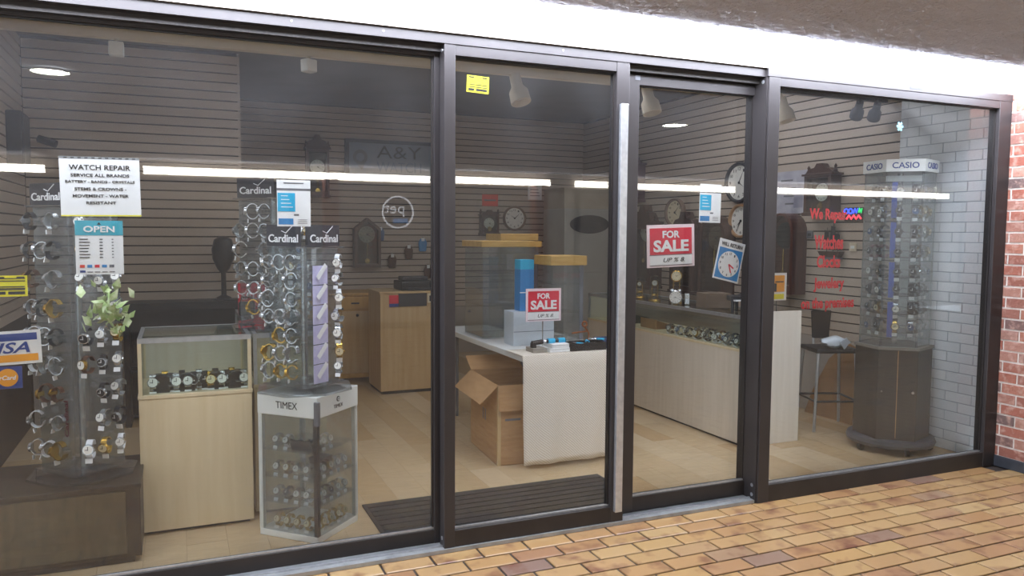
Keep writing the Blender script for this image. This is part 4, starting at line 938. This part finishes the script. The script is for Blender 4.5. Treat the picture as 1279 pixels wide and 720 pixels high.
cap = MB().prism(hexa(R6+.012), 1.99, 2.075).build('header', WHITEP, t)
for i in range(6):
    o = text('CASIO', .17, .042, NAVY, cap, (0, 0, 2.033), bold=.015)
    a_ = i*PI/3; rr = (R6+.012)*math.cos(PI/6)+.001
    o.location = (rr*math.cos(a_), rr*math.sin(a_), 2.033); o.rotation_euler = (0, 0, a_+PI/2)
MB().cyl((0,0,.765), (0,0,1.99), .02, 12).build('spindle', SILVER, t, smooth=True)
B(ap-.05, ap-.045, -.115, .115, 1.925, 1.965).build('white_scoop', PAPER, t)
zs = [1.86, 1.72, 1.58, 1.44, 1.30, 1.17, 1.04, .91]
for k, z in enumerate(zs):
    MB().prism(hexa(.185), z-.052, z-.047).build('shelf', ACRYLIC, t)
for k in range(4): B(ap-.032, ap-.028, -.075, -.040, .83+k*.28, 1.08+k*.28).build('blue_banner', BLUEBAN, t)
rnd = random.Random(21)
for k, z in enumerate(zs):
    for i, fn in ((0, 'front'), (5, 'left'), (1, 'right')):
        for j in range(2):
            y = (j-.5)*.10 if i else (-.025, .075)[j]
            a_ = rz+i*PI/3; ox = .150
            x_ = CX+ox*math.cos(a_)-y*math.sin(a_); y_ = CY+ox*math.sin(a_)+y*math.cos(a_)
            kd = rnd.choice(['black', 'silver', 'silver', 'all black', 'steel blue', 'gold', 'black']) if not (k == 3 and i == 5) else 'wine red'
            watch(kd, (x_, y_, z-.005), a_, '%s wristwatch, tier %s from top, %s face of wheeled tower, number %s' % (kd, ORD[k], fn, ['one','two','three'][j]), 'watches on the wheeled tower', tilt=rnd.uniform(-.2, .1), s=1.5)

# ---- stool with a plastic bag, jug, cardboard
t = thing('bar_stool', 'black bar stool with chrome legs behind the wheeled tower', 'stool', (2.03, 1.22, 0), math.radians(-20))
MB().prism([(-.17,-.16),(.17,-.16),(.18,0),(.17,.16),(-.17,.16),(-.18,0)], .62, .655).build('seat', BLACK, t, bevel=.012)
for (x, y) in ((-.15,-.14),(.15,-.14),(-.15,.14),(.15,.14)): MB().cyl((x,y,.62), (x*1.2,y*1.2,0), .012, 10).build('leg', ALU, t, smooth=True)
for (a_, b_) in (((-.17,-.16),(.17,-.16)),((-.17,.16),(.17,.16)),((-.17,-.16),(-.17,.16)),((.17,-.16),(.17,.16))): MB().cyl((a_[0],a_[1],.24), (b_[0],b_[1],.24), .009, 8).build('footrest', BLACK, t)
MB().prism_y([(-.07,.70),(.07,.70),(.085,.93),(-.085,.93)], .15, .175).build('backrest', BLACK, t, bevel=.01)
for x in (-.06, .06): MB().cyl((x,.15,.64), (x,.165,.72), .009, 8).build('back_bar', ALU, t)
bag = MB(); nu, nv = 14, 8; rnd = random.Random(4); v = []
for j in range(nv+1):
    for i in range(nu):
        a_ = 2*PI*i/nu; ph = PI*j/nv; rr = (1+.16*math.sin(3*a_+j)+.12*rnd.random())
        v.append((.11*math.sin(ph)*math.cos(a_)*rr, .09*math.sin(ph)*math.sin(a_)*rr, .045-.045*math.cos(ph)*(1+.15*math.sin(2*a_))))
bag.add(v, [(j*nu+i, j*nu+(i+1)%nu, (j+1)*nu+(i+1)%nu, (j+1)*nu+i) for j in range(nv) for i in range(nu)])
t = thing('plastic_bag', 'crumpled white plastic bag lying on the stool seat', 'bag', (2.02, 1.16, .655)); bag.build('bag', mat('bag_film', 'DDE6EC', .35, noise=(12, 'CBD8E2')), t, smooth=True); MB().prism_y([(-.05,.06),(.0,.0),(.05,.05),(.02,.09)], -.11, -.10).build('handle_loop', MATS['bag_film'], t)
t = thing('jug', 'white jug with a red label on the floor beside the stool', 'jug', (1.99, 1.66, 0))
MB().lathe([(.055,0),(.06,.01),(.06,.13),(.04,.17),(.02,.185),(.02,.21),(.005,.212)], 18).build('body', WHITEP, t, smooth=True); MB().lathe([(.061,.05),(.061,.11),(.0605,.11),(.0605,.05)], 18).build('label_band', CARDRED, t, smooth=True); MB().lathe([(.022,.20),(.022,.225),(.002,.226)], 12).build('lid', RED, t)
t = thing('cardboard_sheet', 'brown cardboard sheet leaning on the wall behind the stool', 'cardboard', (2.26, 1.42, 0))
MB().prism_y([(-.28,0),(.24,0),(.24,.62),(.10,.66),(-.08,.5),(-.22,.2)], -.004, .004).build('sheet', CARDIN, t, rot=(-.12, 0, RW)); B(-.006,.006,-.2,.2,0,.004).build('foot_fold', CARD, t)

# ================================================================== NOTICES ON THE GLASS
def notice(name, label, cat, x, y, z, rot=0, group=None):
    t = thing(name, label, cat, (x, y, z), rot=(0, rot, 0), group=group); return t
GY = .129
t = notice('watch_repair_notice', 'white watch repair notice taped inside the left window', 'sign', -3.055, GY, 1.729, math.radians(-.6))
B(-.147, .147, -.001, .001, -.121, .121).build('sheet', PAPER, t); B(-.147,.147,-.0015,-.001,-.121,-.116).build('yellow_edge', YELLOW, t)
B(-.147,.147,-.0015,-.001,.112,.121).build('hanging_strip', THRESH, t)
for k in range(11): B(-.13+k*.025, -.118+k*.025, -.002, -.0015, .114, .119).build('punch_slot', CHAR, t)
for s_, z, w_, h_ in (('WATCH REPAIR', .078, .225, .021), ('SERVICE ALL BRANDS', .046, .215, .013), ('BATTERY - BANDS - CRYSTALS', .020, .255, .011), ('STEMS & CROWNS -', -.010, .19, .013), ('MOVEMENT - WATER', -.038, .205, .013), ('RESISTANT', -.066, .11, .013)):
    text(s_, w_, h_, INK, t, (0, -.0018, z), bold=.012)
t = notice('opening_hours_sign', 'teal headed open sign with hours below the watch repair notice', 'sign', -3.066, GY, 1.479)
B(-.088, .088, -.001, .001, -.111, .111).build('board', PAPER, t); B(-.088, .088, -.002, -.001, .050, .111).build('header', TEAL, t)
text('OPEN', .115, .026, PAPER, t, (0, -.003, .076), bold=.025); MB().prism_y([(-.008,.094),(.008,.094),(0,.104)], -.003, -.002).build('notch', INK, t)
for k in range(7):
    z = .034-k*.0125
    B(-.074, -.074+.032+.008*((k*3) % 4)/3, -.002, -.001, z-.002, z+.002).build('day_print', INK, t); B(0, .012, -.002, -.001, z-.002, z+.002).build('hour_print', INK, t); B(.045,.052,-.002,-.001,z-.002,z+.002).build('hour_print', INKG, t)
for k, m_ in enumerate((CARDRED, BLUE, RED, BLUE, INKG)): B(-.074+k*.027, -.056+k*.027, -.002, -.001, -.083, -.071).build('card_print', m_, t)
for k, m_ in enumerate((NAVY, INKG, INKG, INKG, INKG)): B(-.074+k*.027, -.054+k*.027, -.002, -.001, -.103, -.094 if k == 0 else -.099).build('card_print', m_, t)
def card(t, w_, h_):
    B(-w_/2, w_/2, -.001, .001, -h_/2, h_/2).build('sheet', PAPER, t)
    B(-w_*.48, w_*.04, -.002, -.001, -h_*.18, h_*.22).build('cyan_panel', CYAN, t); B(-w_*.46, -w_*.02, -.002, -.001, -h_*.46, -h_*.33).build('blue_panel', BLUE, t)
    B(-w_*.3, w_*.3, -.002, -.001, h_*.42, h_*.445).build('print_line', INKG, t); B(-w_*.5, w_*.5, -.0015, -.001, h_*.27, h_*.32).build('grey_bar', INKG, t) if h_ > .195 else None
    for k in range(4): B(-w_*.38, -w_*.38+w_*(.2+.05*k), -.0025, -.002, h_*(.15-.08*k), h_*(.165-.08*k)).build('print_line', PAPER, t)
    for k in range(3): B(w_*.12, w_*.4, -.002, -.001, h_*(-.36-.04*k), h_*(-.35-.04*k)).build('print_line', INKG, t)
    B(w_*.0, w_*.15, -.002, -.001, -h_*.27, -h_*.23).build('print_block', INKG, t)
t = notice('payment_card_notice', 'cyan and white card taped in the left window above the middle spinner', 'sign', -2.283, GY, 1.677); card(t, .147, .208)
t = notice('payment_card_notice', 'cyan and white card taped on the glass door', 'sign', .0, .124, 1.722, math.radians(1)); card(t, .146, .216)
t = notice('card_sticker', 'blue white and orange card sticker at the left window edge', 'sticker', -3.40, GY, 1.077, math.radians(-2))
B(-.113, .113, -.001, .001, -.068, .068).build('sheet', PAPER, t); B(-.10,.10,-.002,-.001,.028,.057).build('blue_bar', NAVY, t); B(-.10,.10,-.002,-.001,-.057,-.028).build('orange_bar', ORANGE, t)
text('VISA', .155, .044, NAVY, t, (-.005, -.002, 0), bold=.02, shear=.3)
t = notice('round_logo_sticker', 'navy sticker with overlapping red and orange discs below the blue one', 'sticker', -3.435, GY, .958)
B(-.078, .078, -.001, .001, -.045, .045).build('sheet', NAVY, t); MB().prism_y(disc_poly(.036, 24, -.028, 0), -.002, -.001).build('red_disc', CARDRED, t); MB().prism_y(disc_poly(.036, 24, .028, 0), -.003, -.002).build('orange_disc', ORANGE, t)
text('MasterCard', .115, .018, PAPER, t, (0, -.004, 0), bold=.02, shear=.2)
def alarm(t, w_, h_):
    B(-w_/2, w_/2, -.001, .001, -h_/2, h_/2).build('sheet', YELLOW, t)
    for z0, z1, x0, x1 in ((.36, .44, -.42, -.18), (.36, .44, .18, .42), (-.06, -.01, -.42, .42), (-.20, -.15, -.42, .42), (-.40, -.26, -.42, -.16), (-.40, -.26, -.08, .42)): B(w_*x0, w_*x1, -.002, -.001, h_*z0, h_*z1).build('print_bar', INK, t)
t = notice('alarm_sticker', 'yellow alarm sticker at the left window edge above the card sticker', 'sticker', -3.385, GY, 1.326); alarm(t, .115, .084)
for z in (.02, -.01, .03): B(-.05, .05, -.0022, -.002, z-.002, z+.002).build('print_line', INK, t)
t = notice('alarm_sticker', 'yellow alarm sticker high in the middle window', 'sticker', -1.428, .053, 2.259, math.radians(2)); alarm(t, .113, .080)
t = notice('for_sale_sign', 'red and white for sale notice on the glass door', 'sign', -.259, .124, 1.484, math.radians(-2)); for_sale(t, .312, .235)
t = notice('return_clock_sign', 'tilted blue and white will return clock card on the door', 'sign', .141, .124, 1.397, math.radians(12.5))
B(-.092, .092, -.001, .001, -.116, .116).build('board', PAPER, t); B(-.083, .083, -.002, -.001, -.107, .068).build('blue_field', BLUE, t)
MB().prism_y(disc_poly(.074, 30, 0, -.02), -.003, -.002).build('clock_face', PAPER, t); text('WILL RETURN', .15, .022, INK, t, (0, -.002, .090), bold=.02)
for k in range(12):
    a_ = math.radians(90-(k+1)*30); text(str(k+1), .008 if k < 9 else .014, .014, INK, t, (.061*math.cos(a_), -.0035, -.02+.061*math.sin(a_)), name='numeral', bold=.01)
for a_, L_ in ((-25, .042), (-62, .052)): B(0, L_, -.0045, -.0035, -.004, .004).build('hand', RED, t, loc=(0, 0, -.02), rot=(0, math.radians(-a_), 0))
t = notice('yellow_card', 'white card with a yellow orange picture inside the right window', 'sign', .43, .032, 1.248)
B(-.054,.054,-.001,.001,-.08,.08).build('sheet', PAPER, t); B(-.038,.038,-.002,-.001,-.03,.066).build('picture', ORANGE, t); B(-.036,.036,-.002,-.001,-.072,-.042).build('yellow_bar', YELLOW, t); B(-.036,-.02,-.0025,-.002,-.028,.02).build('picture_mark', INK, t); B(-.03,.032,-.0025,-.002,.025,.032).build('picture_mark', INK, t)
t = notice('snowflake_sticker', 'small pale blue snowflake sticker high on the right window', 'sticker', 1.333, .026, 2.217)
for k in range(3): B(-.028,.028,-.001,.001,-.007,.007).build('arm', mat('snow_vinyl', '9FD8E6', .5, noise=(9, '94CEDD')), t, rot=(0, k*PI/3, 0))
MB().prism_y(disc_poly(.014, 6), -.0015, .0015).build('centre', MATS['snow_vinyl'], t)
t = notice('window_lettering', 'red vinyl lettering about repairs on the right window', 'lettering', .79, .0245, 1.4)
for s_, x, z, w_, h_ in (('We Repair', -.01, .262, .29, .085), ('Watches', .0, .105, .225, .085), ('Clocks', .003, -.009, .182, .075), ('Jewelery', .012, -.147, .238, .085), ('on the premises', .008, -.265, .414, .085)):
    text(s_, w_, h_, VINYL, t, (x, 0, z), bold=.035, name='word')
